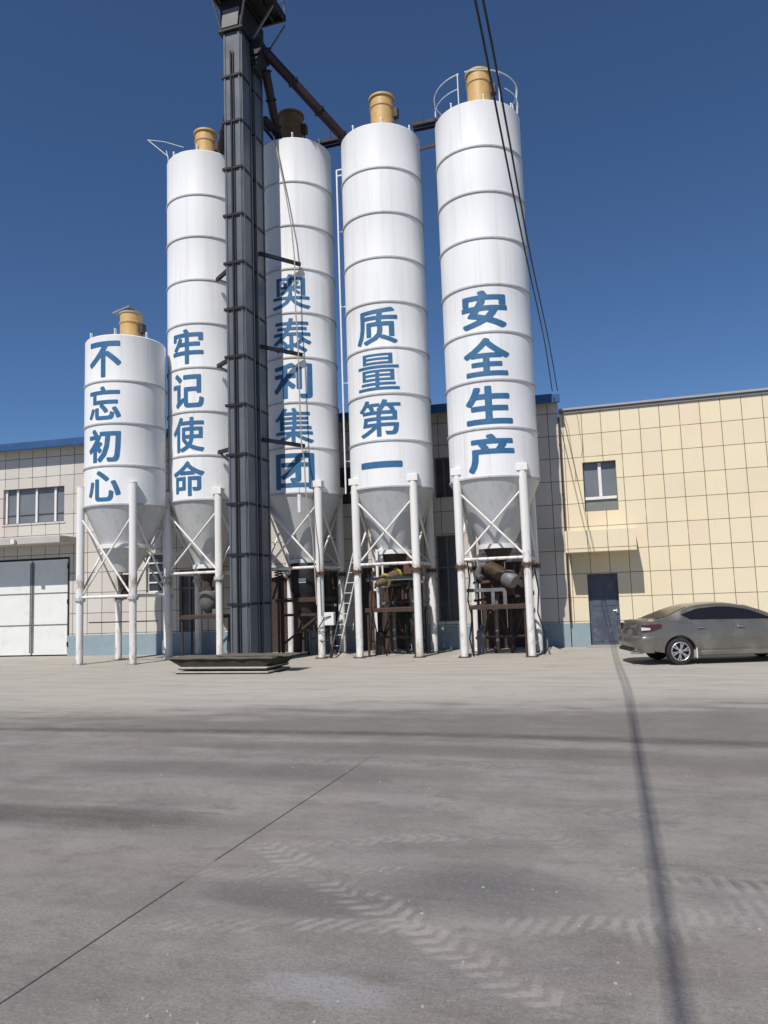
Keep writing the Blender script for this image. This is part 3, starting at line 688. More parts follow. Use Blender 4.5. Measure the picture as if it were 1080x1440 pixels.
# chutes from the tower head to the silo tops
for pts, lab, r in (([(-9.62, 20.25, 18.75), (-7.72, 22.05, 16.52)], 'long sloping maroon chute from tower head to the silo second from the right', .15),
                    ([(-9.75, 20.55, 18.35), (-10.05, 22.25, 16.62)], 'steep dark chute dropping to the shaded silo top beside the brown filter', .14),
                    ([(-10.72, 20.4, 18.25), (-12.35, 22.25, 16.95)], 'dark chute half hidden behind the tower, going down left', .13)):
    c_ = thing('feed_chute', lab, 'chute', pts[0], 0, 'feed chutes of the elevator')
    q = MB(); q.cyl(pts[0], pts[1], r, n=16); q.build('pipe', MT['maroon'], c_)
    q = MB(); p, e = Vector(pts[0]), (Vector(pts[1]) - Vector(pts[0]))
    for t in (.02, .35, .68, .97): q.cyl(p + e * (t - .008), p + e * (t + .008), r + .045, n=16)
    q.build('flange', MT['dark'], c_)

# catwalks between the silo tops
def catwalk(a, b, lab, w=.34):
    c_ = thing('catwalk', lab, 'catwalk', a, 0, 'catwalks between the silo tops')
    a, b = Vector(a), Vector(b); e = (b - a).normalized(); n_ = Vector((-e.y, e.x, 0)) * w / 2
    q = MB()
    for s in (-1, 1): q.bar(a + n_ * s, b + n_ * s, .045, .085)
    q.build('side_beam', MT['dark'], c_, smooth=False)
    q = MB(); q.bar(a + Vector((0, 0, .05)), b + Vector((0, 0, .05)), w * .8, .01); q.build('deck', MT['dark'], c_, smooth=False)
    q = MB(); m_ = (a + b) / 2 + n_; q.bar(a.lerp(b, .3) + n_ + Vector((0, 0, .085)), a.lerp(b, .3) + n_ + Vector((0, 0, .55)), .05, .05); q.build('post', MT['dark'], c_, smooth=False)
catwalk((-8.75, 22.45, 16.72), (-7.70, 22.45, 16.72), 'short dark catwalk between the rope silo and the ladder silo')
catwalk((-5.55, 22.45, 16.62), (-4.62, 22.45, 16.62), 'short dark catwalk reaching the railed silo on the right')
catwalk((-10.1, 20.95, 17.05), (-9.95, 21.75, 16.85), 'small dark catwalk from the tower to the shaded silo top', .35)
q = MB(); q.bar((-5.6, 23.4, 16.45), (-4.5, 23.3, 16.45), .05, .09); tag(q.build('tie_beam', MT['brown'], smooth=False, at=(-5.05, 23.35, 16.45)), 'thin reddish beam joining the backs of the two right-hand silos', 'beam')

# rope and counterweight on the shaded silo
q = MB(); rp = [(-9.95, 21.25, 16.75), (-9.8, 21.20, 16.5), (-9.45, 21.18, 14.64), (-9.24, 21.16, 13.3), (-9.16, 21.14, 12.3), (-9.16, 21.14, 10.6), (-9.10, 21.13, 9.30), (-9.08, 21.12, 7.6), (-9.06, 21.12, 6.45), (-8.98, 21.12, 5.9), (-8.95, 21.10, 5.0), (-8.80, 21.2, 3.6), (-8.76, 21.3, 1.6)]
q.tube(rp, .020, 6); tag(q.build('hanging_rope', MT['rope'], at=rp[0]), 'pale rope hanging down the front of the shaded silo past the stay beams', 'rope')
cw = thing('counterweight', 'small white cylinder hanging below the last character of the shaded silo', 'counterweight', (-9.16, 21.1, 4.63))
q = MB(); q.cyl((-9.16, 21.1, 4.36), (-9.16, 21.1, 4.9), .062, n=14); q.build('weight', MT['white'], cw)
q = MB(); q.cyl((-9.16, 21.1, 4.90), (-9.16, 21.12, 5.3), .008, n=6); q.build('hook', MT['grey'], cw)

# ------------------------------------------------------------------ things under the silos
def platform(lab, x0, x1, y0, y1, z, extra=True):
    t = thing('steel_platform', lab, 'platform', ((x0 + x1) / 2, (y0 + y1) / 2, 0), 0, 'steel platforms between the silo legs')
    q = MB()
    q.bar((x0, y0, z), (x1, y0, z), .06, .09); q.bar((x0, y1, z), (x1, y1, z), .06, .09)
    for x in (x0 + .05, (x0 + x1) / 2, x1 - .05): q.bar((x, y0 + .03, z), (x, y1 - .03, z), .06, .08)
    q.build('frame', MT['brown'], t, smooth=False)
    q = MB(); n = 7
    for i in range(n):
        yy = y0 + .06 + (y1 - y0 - .12) * i / (n - 1); q.box(x0 + .02 + random.uniform(-.03, .05), x1 - random.uniform(0, .06), yy - .08, yy + .08, z + .05, z + .075 + random.uniform(0, .012))
    q.build('deck', MT['rust'], t, smooth=False)
    for x, y in ((x0 + .06, y0 + .06), (x1 - .06, y0 + .06), (x0 + .06, y1 - .06), (x1 - .06, y1 - .06)):
        q = MB(); q.bar((x, y, .0), (x, y, z - .046), .055, .055); q.build('support_post', MT['brown'], t, smooth=False)
    if extra:
        for a, b in ((x0 + .06, x0 + .55), (x1 - .06, x1 - .55)):
            q = MB(); q.bar((a, y1 - .12, .3), (b, y1 - .12, z - .1), .05, .05); q.build('knee_brace', MT['brown'], t, smooth=False)
    return t
platform('brown steel platform between the legs of the railed silo', -4.28, -2.66, 21.72, 23.2, 1.36)
platform('brown steel platform between the legs of the ladder silo, under the auger', -7.45, -5.90, 21.9, 23.3, 1.36)
platform('narrow dark platform between the legs of the silo left of the tower', -13.85, -12.35, 22.0, 22.7, 1.30, False)
platform('dark steel platform between the legs of the rope silo', -10.4, -8.92, 21.95, 23.3, 1.74)

def auger(lab, p, q_, r, capc):
    t = thing('screw_conveyor', lab, 'screw conveyor', p, 0, 'screw conveyors under the silos')
    p, q_ = Vector(p), Vector(q_); d = (q_ - p); L = d.length; d.normalize()
    m_ = MB(); m_.cyl(p + d * .35, q_, r, n=20); m_.cyl(p, p + d * .35, r * .45, r, n=20); m_.build('tube', MT['auger'], t)
    m_ = MB()
    for t_ in (.36, L * .62, L - .12): m_.cyl(p + d * t_, p + d * (t_ + .07), r + .05, n=20)
    m_.build('flange', MT[capc], t)
    m_ = MB(); c = p + d * (L * .8); m_.cyl(c + Vector((0, 0, r * .8)), c + Vector((0, 0, r + .45)), r * .7, n=16); m_.build('inlet', MT['brown'], t)
    m_ = MB(); m_.bar(c + Vector((0, .0, -r * .9)), Vector((c.x, c.y, 1.46)), .06, .06); m_.build('stand', MT['brown'], t, smooth=False)
auger('worn brown screw conveyor with faded yellow collar under the ladder silo', (-7.08, 21.85, 2.12), (-6.35, 22.9, 2.62), .155, 'yellow')
# ribbed motor with drum under the railed silo
t = thing('drive_motor', 'grey brown ribbed motor lying aslant under the railed silo', 'motor', (-3.3, 22.1, 2.2))
p, d = Vector((-3.78, 22.25, 2.55)), Vector((1.02, -.45, -.62)).normalized()
q = MB(); q.cyl(p, p + d * .62, .17, n=20)
for k in range(9): q.cyl(p + d * (.08 + k * .058), p + d * (.105 + k * .058), .205, n=20)
q.build('motor_body', MT['auger'], t)
q = MB(); q.lathe([(.001, 0), (.2, 0), (.24, .06), (.24, .28), (.2, .36), (.001, .36)], (0, 0, 0), 20)
M_ = d.to_track_quat('Z', 'Y').to_matrix(); q.v = [tuple(M_ @ Vector(v) + p + d * .66) for v in q.v]; q.build('drum', MT['grey'], t)
q = MB(); q.tube([p, p + Vector((-.2, .05, .05)), p + Vector((-.32, .08, -.2)), p + Vector((-.2, .1, -.38))], .1, 12); q.build('elbow', MT['grey'], t)
q = MB(); q.bar((-4.38, 22.0, 1.86), (-3.25, 22.0, 1.86), .06, .10); q.bar((-3.62, 22.0, 1.44), (-3.62, 22.0, 1.81), .10, .06); q.bar((-3.28, 22.0, 1.44), (-3.28, 22.0, 1.81), .10, .06); q.bar((-4.1, 22.03, 1.6), (-4.1, 22.03, 2.1), .08, .05); q.build('stand', MT['grey'], t, smooth=False)
# beam with valve bodies under the ladder silo
t = thing('valve_frame', 'dusty beam with pipes and valve bodies across the legs of the ladder silo', 'frame', (-6.65, 22.3, 2.2))
q = MB(); q.bar((-7.45, 22.05, 2.30), (-5.88, 22.05, 2.30), .08, .11); q.bar((-7.45, 23.1, 2.30), (-5.88, 23.1, 2.30), .08, .11); q.build('beam', MT['grey'], t, smooth=False)
q = MB(); q.cyl((-7.1, 22.1, 1.4), (-7.1, 22.1, 3.2), .045, n=10); q.cyl((-6.95, 22.15, 2.36), (-6.95, 22.15, 3.3), .03, n=8); q.tube([(-7.1, 22.1, 3.1), (-6.9, 22.2, 3.3), (-6.7, 22.3, 3.25)], .03, 8); q.build('pipe', MT['white'], t)
q = MB(); q.box(-6.25, -5.95, 22.0, 22.3, 2.36, 2.75); q.cyl((-6.1, 22.15, 2.75), (-6.1, 22.15, 2.95), .09, n=12); q.cyl((-7.3, 22.2, 1.45), (-7.3, 22.2, 1.95), .13, n=14); q.build('valve_body', MT['rust'], t)
# weigh bin under the rope silo
t = thing('weigh_bin', 'dark round weighing bin with funnel in a brown frame under the rope silo', 'bin', (-9.6, 22.5, 0))
q = MB(); q.lathe([(.001, 2.92), (.50, 2.90), (.52, 2.86), (.52, 2.05), (.46, 1.95), (.46, 1.80)], (-9.55, 22.5, 0), 32); q.build('drum', MT['dark'], t)
q = MB(); q.lathe([(.46, 1.795), (.42, 1.35), (.14, .95), (.14, .8)], (-9.55, 22.5, 0), 28); q.build('funnel', MT['brown'], t)
q = MB(); q.box(-9.62, -9.38, 21.965, 21.985, 2.28, 2.42); q.build('data_plate', MT['white'], t, smooth=False)
q = MB()
for x in (-10.25, -8.95): q.bar((x, 22.1, 0), (x, 22.1, 2.55), .08, .08)
q.bar((-10.25, 22.05, 1.30), (-8.95, 22.05, 1.30), .06, .08); q.bar((-10.2, 22.06, .42), (-9.05, 22.06, 1.25), .05, .06); q.bar((-10.3, 22.04, 2.5), (-10.55, 22.04, 1.8), .05, .05)
q.build('frame', MT['brown'], t, smooth=False)
# spring hose
q = MB(); q.tube([(-10.42 + .13 * cos(a), 22.25 + .13 * sin(a), 2.28 + a * .0125) for a in [i * .35 for i in range(110)]], .020, 6); q.tube([(-10.42, 22.25, 1.79), (-10.42, 22.25, 2.3)], .05, 8)
tag(q.build('coiled_hose', MT['hose'], at=(-10.42, 22.25, 1.79)), 'rusty coiled hose standing beside the tower under the rope silo', 'hose')
# hopper bag under the silo left of the tower
q = MB(); q.lathe([(.14, 2.2), (.34, 2.1), (.36, 1.8), (.26, 1.55), (.12, 1.42)], (-13.16, 22.72, 0), 20, (True, True)); tag(q.build('feed_boot', MT['grey'], at=(-13.16, 22.72, 1.42)), 'grey feed boot under the hopper of the silo left of the tower', 'feeder')
q = MB(); q.box(-12.72, -12.5, 22.1, 22.35, 1.385, 1.56); tag(q.build('control_box', MT['grey'], smooth=False, at=(-12.6, 22.2, 1.385), bevel=.01), 'small grey box standing on the narrow platform left of the tower', 'box')
# electrics on the rope silo's front right leg
t = thing('junction_box', 'white junction box with looping black cables on the rope silo front leg', 'electrical box', (-8.58, 21.62, 1.0))
q = MB(); q.box(-8.62, -8.32, 21.5, 21.66, .98, 1.36); q.build('box', MT['white'], t, smooth=False, bevel=.01)
q = MB(); q.tube([(-8.4, 21.48, 1.25), (-8.6, 21.46, 1.2), (-8.78, 21.50, .95), (-8.86, 21.52, .80), (-8.6, 21.5, .78), (-8.44, 21.5, .9)], .016, 6); q.tube([(-8.85, 21.6, .55), (-8.7, 21.52, .5), (-8.5, 21.52, .55), (-8.45, 21.6, .2), (-8.5, 21.6, .02)], .018, 6); q.build('cable', MT['cable'], t)
q = MB(); q.bar((-8.47, 21.66, .0), (-8.47, 21.66, .975), .06, .04); q.build('stand', MT['grey'], t, smooth=False)
# leaning ladder
t = thing('leaning_ladder', 'thin white ladder leaning between the rope silo and the ladder silo', 'ladder', (-8.5, 22.75, 0))
q = MB(); a0, a1, b0, b1 = Vector((-8.78, 22.3, 0)), Vector((-8.28, 23.3, 3.2)), Vector((-8.48, 22.2, 0)), Vector((-7.98, 23.2, 3.2))
q.bar(a0, a1, .022, .035); q.bar(b0, b1, .022, .035)
for i in range(1, 10): q.cyl(a0.lerp(a1, i / 10), b0.lerp(b1, i / 10), .013, n=6)
q.build('rails_and_rungs', MT['white'], t, smooth=False)
# hanging cables by the legs
for k, (pts, lab) in enumerate([([(-4.28, 21.75, 2.7), (-4.22, 21.7, 2.2), (-4.3, 21.72, 1.6), (-4.2, 21.7, 1.1), (-4.3, 21.72, .5), (-4.2, 21.7, .03)], 'black cable bundle running down the front left leg of the railed silo'),
                                ([(-2.38, 21.7, 2.4), (-2.3, 21.72, 1.8), (-2.36, 21.74, 1.2), (-2.2, 21.8, .6), (-2.25, 21.9, .03)], 'dark cable hanging beside the rightmost front leg'),
                                ([(-7.38, 21.9, 2.6), (-7.2, 21.85, 2.0), (-7.25, 21.85, 1.45), (-7.1, 21.8, .8), (-7.15, 21.85, .03)], 'black cable hanging down inside the legs of the ladder silo'),
                                ([(-6.6, 22.0, 2.0), (-6.75, 21.9, 1.3), (-6.7, 21.9, .6), (-6.85, 21.95, .03)], 'black cable dangling from the yellow collared auger')]):
    q = MB(); q.tube(pts, .022, 6); tag(q.build('hanging_cable', MT['cable'], at=pts[-1]), lab, 'cable', 'hanging cables under the silos')
# rusty pipework and scaffold bits crowding the space under the three right-hand silos
def rack(lab, x0, x1, y, seed, top=2.7):
    rr = random.Random(seed); t = thing('pipe_rack', lab, 'pipe rack', ((x0 + x1) / 2, y, 0), 0, 'rusty pipe racks under the silos')
    xs_ = [x0 + (x1 - x0) * k for k in (.06, .34, .62, .93)]
    for k, x in enumerate(xs_):
        q = MB(); q.bar((x, y + rr.uniform(-.1, .1), 0), (x + rr.uniform(-.05, .05), y, top - rr.uniform(0, .5)), .07, .07); q.build('upright', MT[rr.choice(['rust', 'brown', 'dark'])], t, smooth=False)
    for z in (.55, 1.62, 2.15):
        q = MB(); q.bar((x0, y - .05, z + rr.uniform(-.1, .1)), (x1, y - .05, z + rr.uniform(-.1, .1)), .05, .08); q.build('rail', MT[rr.choice(['rust', 'brown', 'grey'])], t, smooth=False)
    for a_, b_ in ((0, 1), (2, 1), (2, 3)):
        q = MB(); q.bar((xs_[a_], y + .06, .2), (xs_[b_], y + .06, 1.55), .045, .045); q.build('diagonal', MT['rust'], t, smooth=False)
    q = MB(); x = xs_[1] + .1; q.tube(smooth_pts([(x, y - .15, .1), (x, y - .16, 1.2), (x + .15, y - .2, 1.9), (x + .5, y - .2, 2.05), (x + .62, y - .1, 2.6)], 6), .055, 10); q.build('air_pipe', MT['grey'], t)
    q = MB(); x = xs_[2] + .12; q.tube(smooth_pts([(x, y - .2, .05), (x - .05, y - .22, .8), (x + .12, y - .2, 1.3), (x + .02, y - .15, 1.9), (x + .2, y, 2.5)], 6), .028, 8); q.build('hose', MT['cable'], t)
    q = MB(); x = xs_[0] + .1; q.cyl((x, y - .2, .0), (x, y - .2, .62), .14, n=16); q.lathe([(.14, .62), (.11, .70), (.04, .74), (.04, .84)], (x, y - .2, 0), 16, (False, True)); q.build('air_receiver', MT[rr.choice(['brown', 'grey'])], t)
    q = MB(); x = xs_[2] - .2; q.box(x, x + .32, y - .3, y - .08, 1.66, 1.98); q.cyl((x - .14, y - .19, 1.82), (x, y - .19, 1.82), .1, n=14); q.build('gearbox', MT['rust'], t, smooth=False, bevel=.02)
    q = MB(); x = xs_[3] - .16; q.cyl((x, y - .18, 1.9), (x, y - .18, 2.6), .11, n=14); q.cyl((x, y - .18, 2.2), (x, y - .18, 2.26), .16, n=14); q.build('valve_body', MT['brown'], t)
rack('rusty pipe rack with tanks and hoses filling the bay under the railed silo', -4.35, -2.65, 22.95, 5)
rack('rusty pipe rack crowding the bay under the ladder silo behind the auger', -7.5, -5.9, 23.05, 9)
rack('dark rusty pipe rack behind the weighing bin under the rope silo', -10.35, -8.85, 23.2, 14)
# fill pipes climbing the back of silos
for k, (x, y, z1, lab) in enumerate([(-14.28, 22.1, 3.2, 'short thin white pipe standing behind the short silo legs')]):
    q = MB(); q.cyl((x, y, 0), (x, y, z1), .045, n=10); tag(q.build('fill_pipe', MT['white'], at=(x, y, 0)), lab, 'pipe')
q = MB(); q.bar((-16.12, 20.45, 1.27), (-13.7, 20.55, 1.27), .03, .035); tag(q.build('tie_rod', MT['dark'], smooth=False, at=(-15, 20.5, 1.27)), 'thin dark rod crossing low between the legs of the short silo', 'rod')
# cement dust heaps at the wall foot
rs = random.Random(3)
for k, (x, y, r, h, lab) in enumerate([(-4.55, 21.9, .42, .16, 'low grey dust heap at the front left foot of the railed silo'), (-2.1, 22.9, .5, .18, 'low grey dust heap behind the rightmost front leg'), (-7.0, 23.4, .7, .16, 'low grey dust heap behind the legs of the ladder silo'), (-8.3, 22.2, .5, .12, 'low grey dust heap beside the foot of the leaning ladder')]):
    q = MB(); rows = []; n = 22; ph = [rs.uniform(0, 6.28) for _ in range(4)]
    for i in range(7):
        t = i / 6; rows.append([(x + r * t * cos(a) * (1 + .2 * sin(2 * a + ph[0]) + .12 * sin(5 * a + ph[1])) , y + .7 * r * t * sin(a) * (1 + .18 * sin(3 * a + ph[2])), h * (1 - t) ** 1.2 * (1 + .2 * sin(3 * a + ph[3]) * t) - (.02 if i == 6 else 0)) for a in [2 * pi * j / n for j in range(n + 1)]])
    q.grid(rows); tag(q.build('dust_heap', MT['dust'], at=(x, y, 0)), lab, 'dust heap', 'dust heaps under the silos')

# ------------------------------------------------------------------ stack of panels in front
PXa, PXb = -10.98, -8.42
for k, (x0, x1, y0, y1, za, zb, lab) in enumerate([
        (PXa, PXb, 17.26, 18.55, .0, .065, 'lowest formwork panel of the stack in front of the tower'),
        (PXa + .04, PXb - .06, 17.30, 18.6, .105, .165, 'middle formwork panel of the stack, resting above the lowest one')]):
    q = MB(); q.box(x0, x1, y0 + .004, y1, za, zb - .028)
    t = thing('formwork_sheet', lab, 'panel', ((x0 + x1) / 2, (y0 + y1) / 2, za), 0, 'stacked panels in front of the tower')
    q.build('board', MT['plank'], t, smooth=False)
    q = MB(); q.box(x0 - .005, x1 + .005, y0 - .005, y1 + .005, zb - .0275, zb); q.build('edge_strip', MT['edge'], t, smooth=False)
for k in range(3):
    x = PXa + .5 + k * .8
    q = MB(); q.box(x, x + .1, 17.5, 18.4, .0655, .1045); tag(q.build('spacer_batten', MT['plank'], smooth=False, at=(x, 17.95, .0655)), ['left', 'middle', 'right'][k] + ' spacer batten between the two lower formwork panels', 'batten', 'spacer battens in the panel stack')
t = thing('formwork_tray', 'wide dusty topmost tray overhanging the panel stack in front of the tower', 'panel', (-9.75, 18.1, .166), 0, 'stacked panels in front of the tower')
q = MB(); q.add([(-11.30, 17.40, .36), (-8.38, 17.40, .36), (-8.2, 18.4, .36), (-11.2, 18.4, .36), (-10.94, 17.44, .166), (-8.60, 17.44, .166), (-8.4, 18.3, .166), (-10.9, 18.3, .166)], [(0, 4, 5, 1), (1, 5, 6, 2), (2, 6, 7, 3), (3, 7, 4, 0), (4, 7, 6, 5)])
q.build('tray_body', MT['plank'], t, smooth=False)
for k, (x0, x1, y0, y1, z0, z1) in enumerate([(-11.38, -8.36, 17.35, 18.42, .366, .388), (-10.1, -8.02, 17.70, 18.55, .396, .414)]):
    q = MB(); n = 14; top = []; bot = []
    for i in range(n + 1):
        x = x0 + (x1 - x0) * i / n; w = .012 * sin(1.7 * i + k) + .006 * sin(4.1 * i + 2 * k)
        top.append([(x + .04 * (j / 3) * (1 if i == n else 0), y0 + (y1 - y0) * j / 3 + .02 * sin(2.3 * i + j), z1 + w * .5) for j in range(4)]); bot.append([(p[0], p[1], p[2] - (z1 - z0)) for p in top[-1]])
    q.grid(top); q.grid(bot)
    for r in (0, n): q.grid([top[r], bot[r]])
    for j in (0, 3): q.grid([[a_[j] for a_ in top], [a_[j] for a_ in bot]])
    q.build('tray_plate', MT['plank_top'], t, smooth=False)

# ------------------------------------------------------------------ overhead cables
for k, (P, r, lab) in enumerate([
        ([(-1.80, 24.25, 8.03), (-1.53, 19.0, 7.98), (-1.37, 14.0, 8.0), (-1.24, 10.1, 8.15), (-1.15, 7.6, 8.25), (-1.08, 3.0, 8.5), (-1.02, -3.0, 8.8), (-.92, -14, 9.4)], .0145, 'left black overhead cable of the pair crossing the right-hand silo'),
        ([(-1.64, 24.25, 8.03), (-1.43, 19.0, 8.0), (-1.29, 14.0, 8.02), (-1.15, 10.1, 8.17), (-1.07, 7.6, 8.27), (-1.03, 3.0, 8.52), (-.975, -3.0, 8.82), (-.87, -14, 9.4)], .0145, 'right black overhead cable of the pair crossing the right-hand silo')]):
    q = MB(); q.tube(smooth_pts(P), r, 6); tag(q.build('overhead_cable', MT['cable'], at=P[0]), lab, 'cable', 'overhead cables')

# ------------------------------------------------------------------ car
def lerp_tab(tab, x):
    if x <= tab[0][0]: return tab[0][1]
    for (a, va), (b, vb) in zip(tab, tab[1:]):
        if x <= b:
            t = (x - a) / (b - a); return va + (vb - va) * t
    return tab[-1][1]
def sm_tab(tab, x, h=.06):
    if x < -2.0: h = .012
    return (lerp_tab(tab, x - h) + 2 * lerp_tab(tab, x) + lerp_tab(tab, x + h)) / 4
ZT = [(-2.30, .62), (-2.245, .66), (-2.21, .68), (-2.17, .95), (-2.10, 1.035), (-1.60, 1.06), (-1.0, 1.02), (1.0, .985), (1.5, .92), (1.95, .80), (2.2, .64), (2.3, .46)]
HW = [(-2.30, .70), (-2.22, .80), (-2.05, .845), (-1.6, .865), (-1.0, .875), (1.2, .875), (1.7, .85), (2.05, .76), (2.25, .6), (2.3, .5)]
ZB = [(-2.29, .44), (-2.15, .38), (-1.75, .30), (-1.0, .22), (1.7, .20), (2.1, .24), (2.3, .34)]
ZR = [(-1.80, 1.04), (-1.55, 1.13), (-1.15, 1.285), (-.8, 1.395), (-.3, 1.43), (.0, 1.415), (.4, 1.34), (.8, 1.18), (1.1, 1.02), (1.25, .95)]
WB, WR = 1.32, .315
def zbot(x):
    b = lerp_tab(ZB, x)
    for xc in (-WB, WB):
        if abs(x - xc) < .368: b = max(b, .30 + sqrt(.368 ** 2 - (x - xc) ** 2))
    return b
def side_pts(x):
    w, zt, zb = sm_tab(HW, x, .04), sm_tab(ZT, x, .04), zbot(x)
    zs = zt - .07
    a = max(zb + .03, .42); b = max(a + .04, .66)
    b = min(b, zs - .02); a = min(a, b - .02); zb_ = min(zb, a - .01)
    return w, zt, zb_, a, b, zs
def car_ring(x):
    w, zt, zb, a, b, zs = side_pts(x)
    fl = .18 if x > -1.0 else .18 + min(1, (-1.0 - x) / 1.0) * .18
    return [(x, 0, fl), (x, -(w - .27), fl), (x, -(w - .26), zb), (x, -(w - .03), zb), (x, -w, a), (x, -(w - .002), b), (x, -(w - .025), zs), (x, -(w - .10), zt - .012), (x, -(w * .5), zt + .012), (x, 0, zt + .02)]
car = thing('parked_car', 'dusty grey saloon car parked in front of the cream tiled building', 'car', (2.09, 20.10, 0), rad(17))
car.scale = (.97, .97, .97)
xs = [-2.29 + 4.59 * i / 130 for i in range(131)]
for xc in (-WB, WB): xs += [xc - .368, xc + .368, xc - .366, xc + .366, xc - .36, xc + .36]
xs = sorted(xs)
b = MB(); rows = [car_ring(x) for x in xs]
full = [r + [(p[0], -p[1], p[2]) for p in reversed(r[1:-1])] for r in rows]
n = len(full[0]); b.add([p for r in full for p in r], [(k * n + i, k * n + (i + 1) % n, (k + 1) * n + (i + 1) % n, (k + 1) * n + i) for k in range(len(full) - 1) for i in range(n)] + [tuple(range(n)), tuple(range((len(full) - 1) * n, len(full) * n))])
b.build('body', MT['car'], car, local=True, angle=32)
# cabin
def cab(x):
    zt = sm_tab(ZT, x, .04); zr = sm_tab(ZR, x, .08); w0 = .775 if x > -1.2 else .775 - (-1.2 - x) * .16
    zr = max(zr, zt + .012); hgt = zr - zt
    w1 = w0 - max(0, hgt - .08) * .42; w2 = w1 - min(.16, hgt * .5)
    return zt, zr, w0, w1, w2
cx_ = [-1.79 + 3.0 * i / 60 for i in range(61)]
rows = []
for x in cx_:
    zt, zr, w0, w1, w2 = cab(x); hgt = zr - zt
    rows.append([(x, -w0, zt - .06), (x, -w0 + .005, zt), (x, -w1, zt + max(hgt - .08, hgt * .4)), (x, -(w1 * .6 + w2 * .4), zt + hgt * .93), (x, -w2, zr - .004), (x, -w2 * .5, zr + .008), (x, 0, zr + .012)])
rows = [r + [(p[0], -p[1], p[2]) for p in reversed(r[:-1])] for r in rows]
b = MB(); b.grid(rows); b.build('roof', MT['car'], car, local=True, angle=40)
for s in (-1, 1):
    b = MB(); rows = []
    for i in range(41):
        x = -1.22 + 2.22 * i / 40
        zt, zr, w0, w1, w2 = cab(x); lo = zt + .025 + max(0, (-1.0 - x)) * .5; hi = zt + max(zr - zt - .085, 0) - .012
        hi = max(hi, lo + .002); tot = max(zr - zt - .08, .02)
        wy = lambda z: w0 - .005 + (w1 - w0 + .005) * min(1, max(0, (z - zt) / tot)) + .006
        rows.append([(x, s * wy(z), z) for z in [lo + (hi - lo) * k / 4 for k in range(5)]])
    b.grid(rows); b.build('side_window', MT['carglass'], car, local=True, angle=40)
    b = MB(); rows = []
    for (wn_, x0, x1, mt) in (('rear', -1.68, -.92, 'carrear'),):
        pass
    dm = []
    for nm, x0, x1 in (('door', -.98, -.07), ('door', -.05, 1.02)):
        b = MB(); rows = []
        for i in range(25):
            x = x0 + (x1 - x0) * i / 24; w, zt, zb, a, bb, zs = side_pts(x)
            lo = max(.36, zb + .03)
            zz = [lo, .42 if lo < .41 else lo + .03, max(.66, lo + .05), zs, zt - .02]
            ww = lambda z: (w - .03 + .03 * (z - zb) / max(.01, a - zb)) if z < a else (w if z < bb else (w - .002 - .023 * (z - bb) / max(.01, zs - bb) if z <= zs else w - .025 - .06 * (z - zs) / .06))
            rows.append([(x, s * (ww(z) + .007), z) for z in zz])
        b.grid(rows); d_ = b.build(nm, MT['car'], car, local=True, angle=32)
        hx = x0 + .17
        b = MB(); w = side_pts(hx)[0]; b.box(hx - .09, hx + .09, s * (w + .012) - .014, s * (w + .012) + .014, .845, .885); b.build('handle', MT['chrome'], d_, local=True, bevel=.008)
    b = MB(); b.bar((-.86, s * (.872), .27), (1.0, s * .872, .27), .05, .10); b.build('side_skirt', MT['car'], car, local=True, bevel=.015)
    b = MB(); b.box(.78, .92, s * .94 - .1, s * .94 + .1, 1.0, 1.13); b.build('side_mirror', MT['car'], car, local=True, bevel=.04, seg=3)
    # lamps wrapped round the rear corner
    b = MB(); rows = []
    for t in [i / 14 for i in range(15)]:
        x = -2.185 + .46 * t; w, zt, zb, a, bb, zs = side_pts(x); top = .955 + .01 * t; bot = top - .17 + .10 * t * t
        rows.append([(x - .008 * (1 - t), s * (w + .008 - .02 * (z - bot) / .2), z) for z in (bot, (bot + top) / 2, top)])
    b.grid(rows); b.build('tail_light', MT['redlens'], car, local=True)
    b = MB(); rows = []
    for t in [i / 8 for i in range(9)]:
        x = -2.185 + .20 * t; w, zt, zb, a, bb, zs = side_pts(x); top = .90 - .02 * t; bot = top - .075 + .03 * t
        rows.append([(x - .010, s * (w + .013 - .02 * (z - bot) / .2), z) for z in (bot, top)])
    b.grid(rows); b.build('reversing_light', MT['clearlens'], car, local=True)
    b = MB(); rows = []
    for t in [i / 10 for i in range(11)]:
        x = 1.72 + .42 * t; w, zt, zb, a, bb, zs = side_pts(x); top = zt - .05; bot = top - .13
        rows.append([(x, s * (w + .01 - .02 * (z - bot) / .2), z) for z in (bot, top)])
    b.grid(rows); b.build('headlight', MT['clearlens'], car, local=True)
for x0, x1, mt, nm in ((-1.70, -.98, 'carrear', 'rear_window'), (.40, 1.16, 'carglass', 'windscreen')):
    b = MB(); rows = []
    for i in range(17):
        x = x0 + (x1 - x0) * i / 16; zt, zr, w0, w1, w2 = cab(x); k_ = w2 - .03
        rows.append([(x, k_ * t, zr + .014 + .004 * (1 - abs(t)) + (.0 if abs(t) < .6 else -.004)) for t in (-1, -.75, -.5, -.25, 0, .25, .5, .75, 1)])
    b.grid(rows); b.build(nm, MT[mt], car, local=True, angle=50)
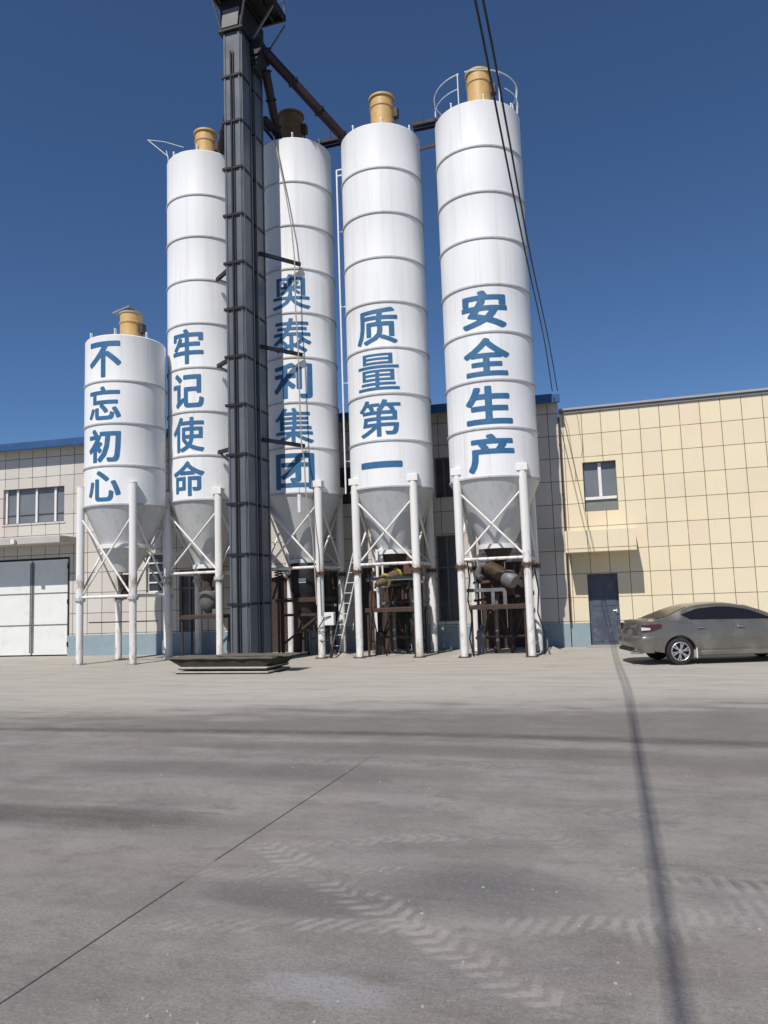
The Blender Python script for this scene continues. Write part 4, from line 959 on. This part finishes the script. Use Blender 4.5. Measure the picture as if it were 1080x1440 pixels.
# rear bumper, boot lid edge, exhaust
b = MB(); rows = []
for i in range(41):
    a = rad(-90 + 180 * i / 40); c_, s_ = cos(a), sin(a)
    y = .885 * math.copysign(abs(s_) ** .55, s_); x = -1.93 - .42 * max(0, c_) ** .5
    k = max(0, c_) ** .5
    rows.append([(x + .10 * k, y * .96, .30), (x + .03 * k, y * .99, .36), (x, y, .46), (x - .015 * k, y * 1.003, .60), (x - .005 * k, y * 1.003, .665), (x + .03 * k, y * .985, .69), (x + .14 * k, y * .94, .70)])
b.grid(rows); b.build('rear_bumper', MT['car'], car, local=True, angle=50)
b = MB(); b.bar((-2.345, -.45, .36), (-2.345, .45, .36), .05, .07); b.build('bumper_trim', MT['black'], car, local=True, smooth=False)
b = MB(); b.bar((-2.20, -.35, .86), (-2.20, .35, .86), .02, .03); b.build('boot_trim', MT['chrome'], car, local=True)
b = MB(); b.cyl((-2.38, -.5, .30), (-2.1, -.5, .30), .04, n=12); b.build('exhaust', MT['chrome'], car, local=True)
# wheels
def wheel(x, y, s):
    w_ = bpy.data.objects.new('wheel', None); COL.objects.link(w_); w_.parent = car; w_.location = (x, y, WR)
    t_ = MB(); t_.lathe([(.215, -.10), (.275, -.105), (.305, -.09), (WR, -.06), (WR, .06), (.305, .09), (.275, .105), (.215, .10)], (0, 0, 0), 40, ax='Y'); t_.build('tyre', MT['tyre'], w_, local=True)
    r0 = MB(); r0.lathe([(.222, -.1), (.222, .1)], (0, 0, 0), 40, ax='Y'); r0.lathe([(.222, s * .095), (.205, s * .10), (.198, s * .085), (.19, s * .04), (.001, s * .03)], (0, 0, 0), 40, ax='Y')
    r0.build('rim_barrel', MT['black'], w_, local=True)
    r1 = MB(); r1.lathe([(.224, s * .101), (.212, s * .112), (.198, s * .104), (.196, s * .07)], (0, 0, 0), 40, ax='Y'); r1.lathe([(.055, s * .06), (.055, s * .10), (.04, s * .108), (.001, s * .108)], (0, 0, 0), 20, ax='Y')
    for k in range(6):
        a = 2 * pi * k / 6 + .3; e = Vector((cos(a), 0, sin(a)))
        for da in (-.10, .10):
            e2 = Vector((cos(a + da * 1.6), 0, sin(a + da * 1.6))); r1.bar(e * .04 + Vector((0, s * .092, 0)), e2 * .205 + Vector((0, s * .092, 0)), .026, .024, up=(0, 1, 0))
    r1.build('rim', MT['rim'], w_, local=True)
for x in (-WB, WB):
    for s in (-1, 1): wheel(x, s * .765, s)
for s in (-1, 1):
    b = MB(); b.box(-.955, -.93, s * .79 - .09, s * .79 + .09, .15, .40); b.build('mud_flap', MT['white'] if s < 0 else MT['black'], car, smooth=False, local=True, bevel=.01)

# ------------------------------------------------------------------ loose grit on the yard
q = MB(); rs = random.Random(11)
for i in range(150):
    y = 3.1 + 5.5 * rs.random() ** 2.2; x = rs.uniform(-.62 * y - .5, .42 * y + .4); r = rs.choice([.003, .004, .005, .008]) * rs.uniform(.8, 1.5)
    vs = []
    for k in range(6):
        a = k * pi / 3 + rs.uniform(-.3, .3); vs.append((x + r * cos(a) * rs.uniform(.8, 1.5), y + r * sin(a) * rs.uniform(.7, 1.1), -.001))
    vs += [(vx + (x - vx) * .45, vy + (y - vy) * .45, r * rs.uniform(.5, 1.0)) for vx, vy, _ in vs]
    q.add(vs, [(k, (k + 1) % 6, 6 + (k + 1) % 6, 6 + k) for k in range(6)] + [tuple(range(6, 12))])
tag(q.build('grit', MT['concrete'], smooth=False), 'small grit and pebbles scattered over the near concrete', 'grit', kind='stuff')
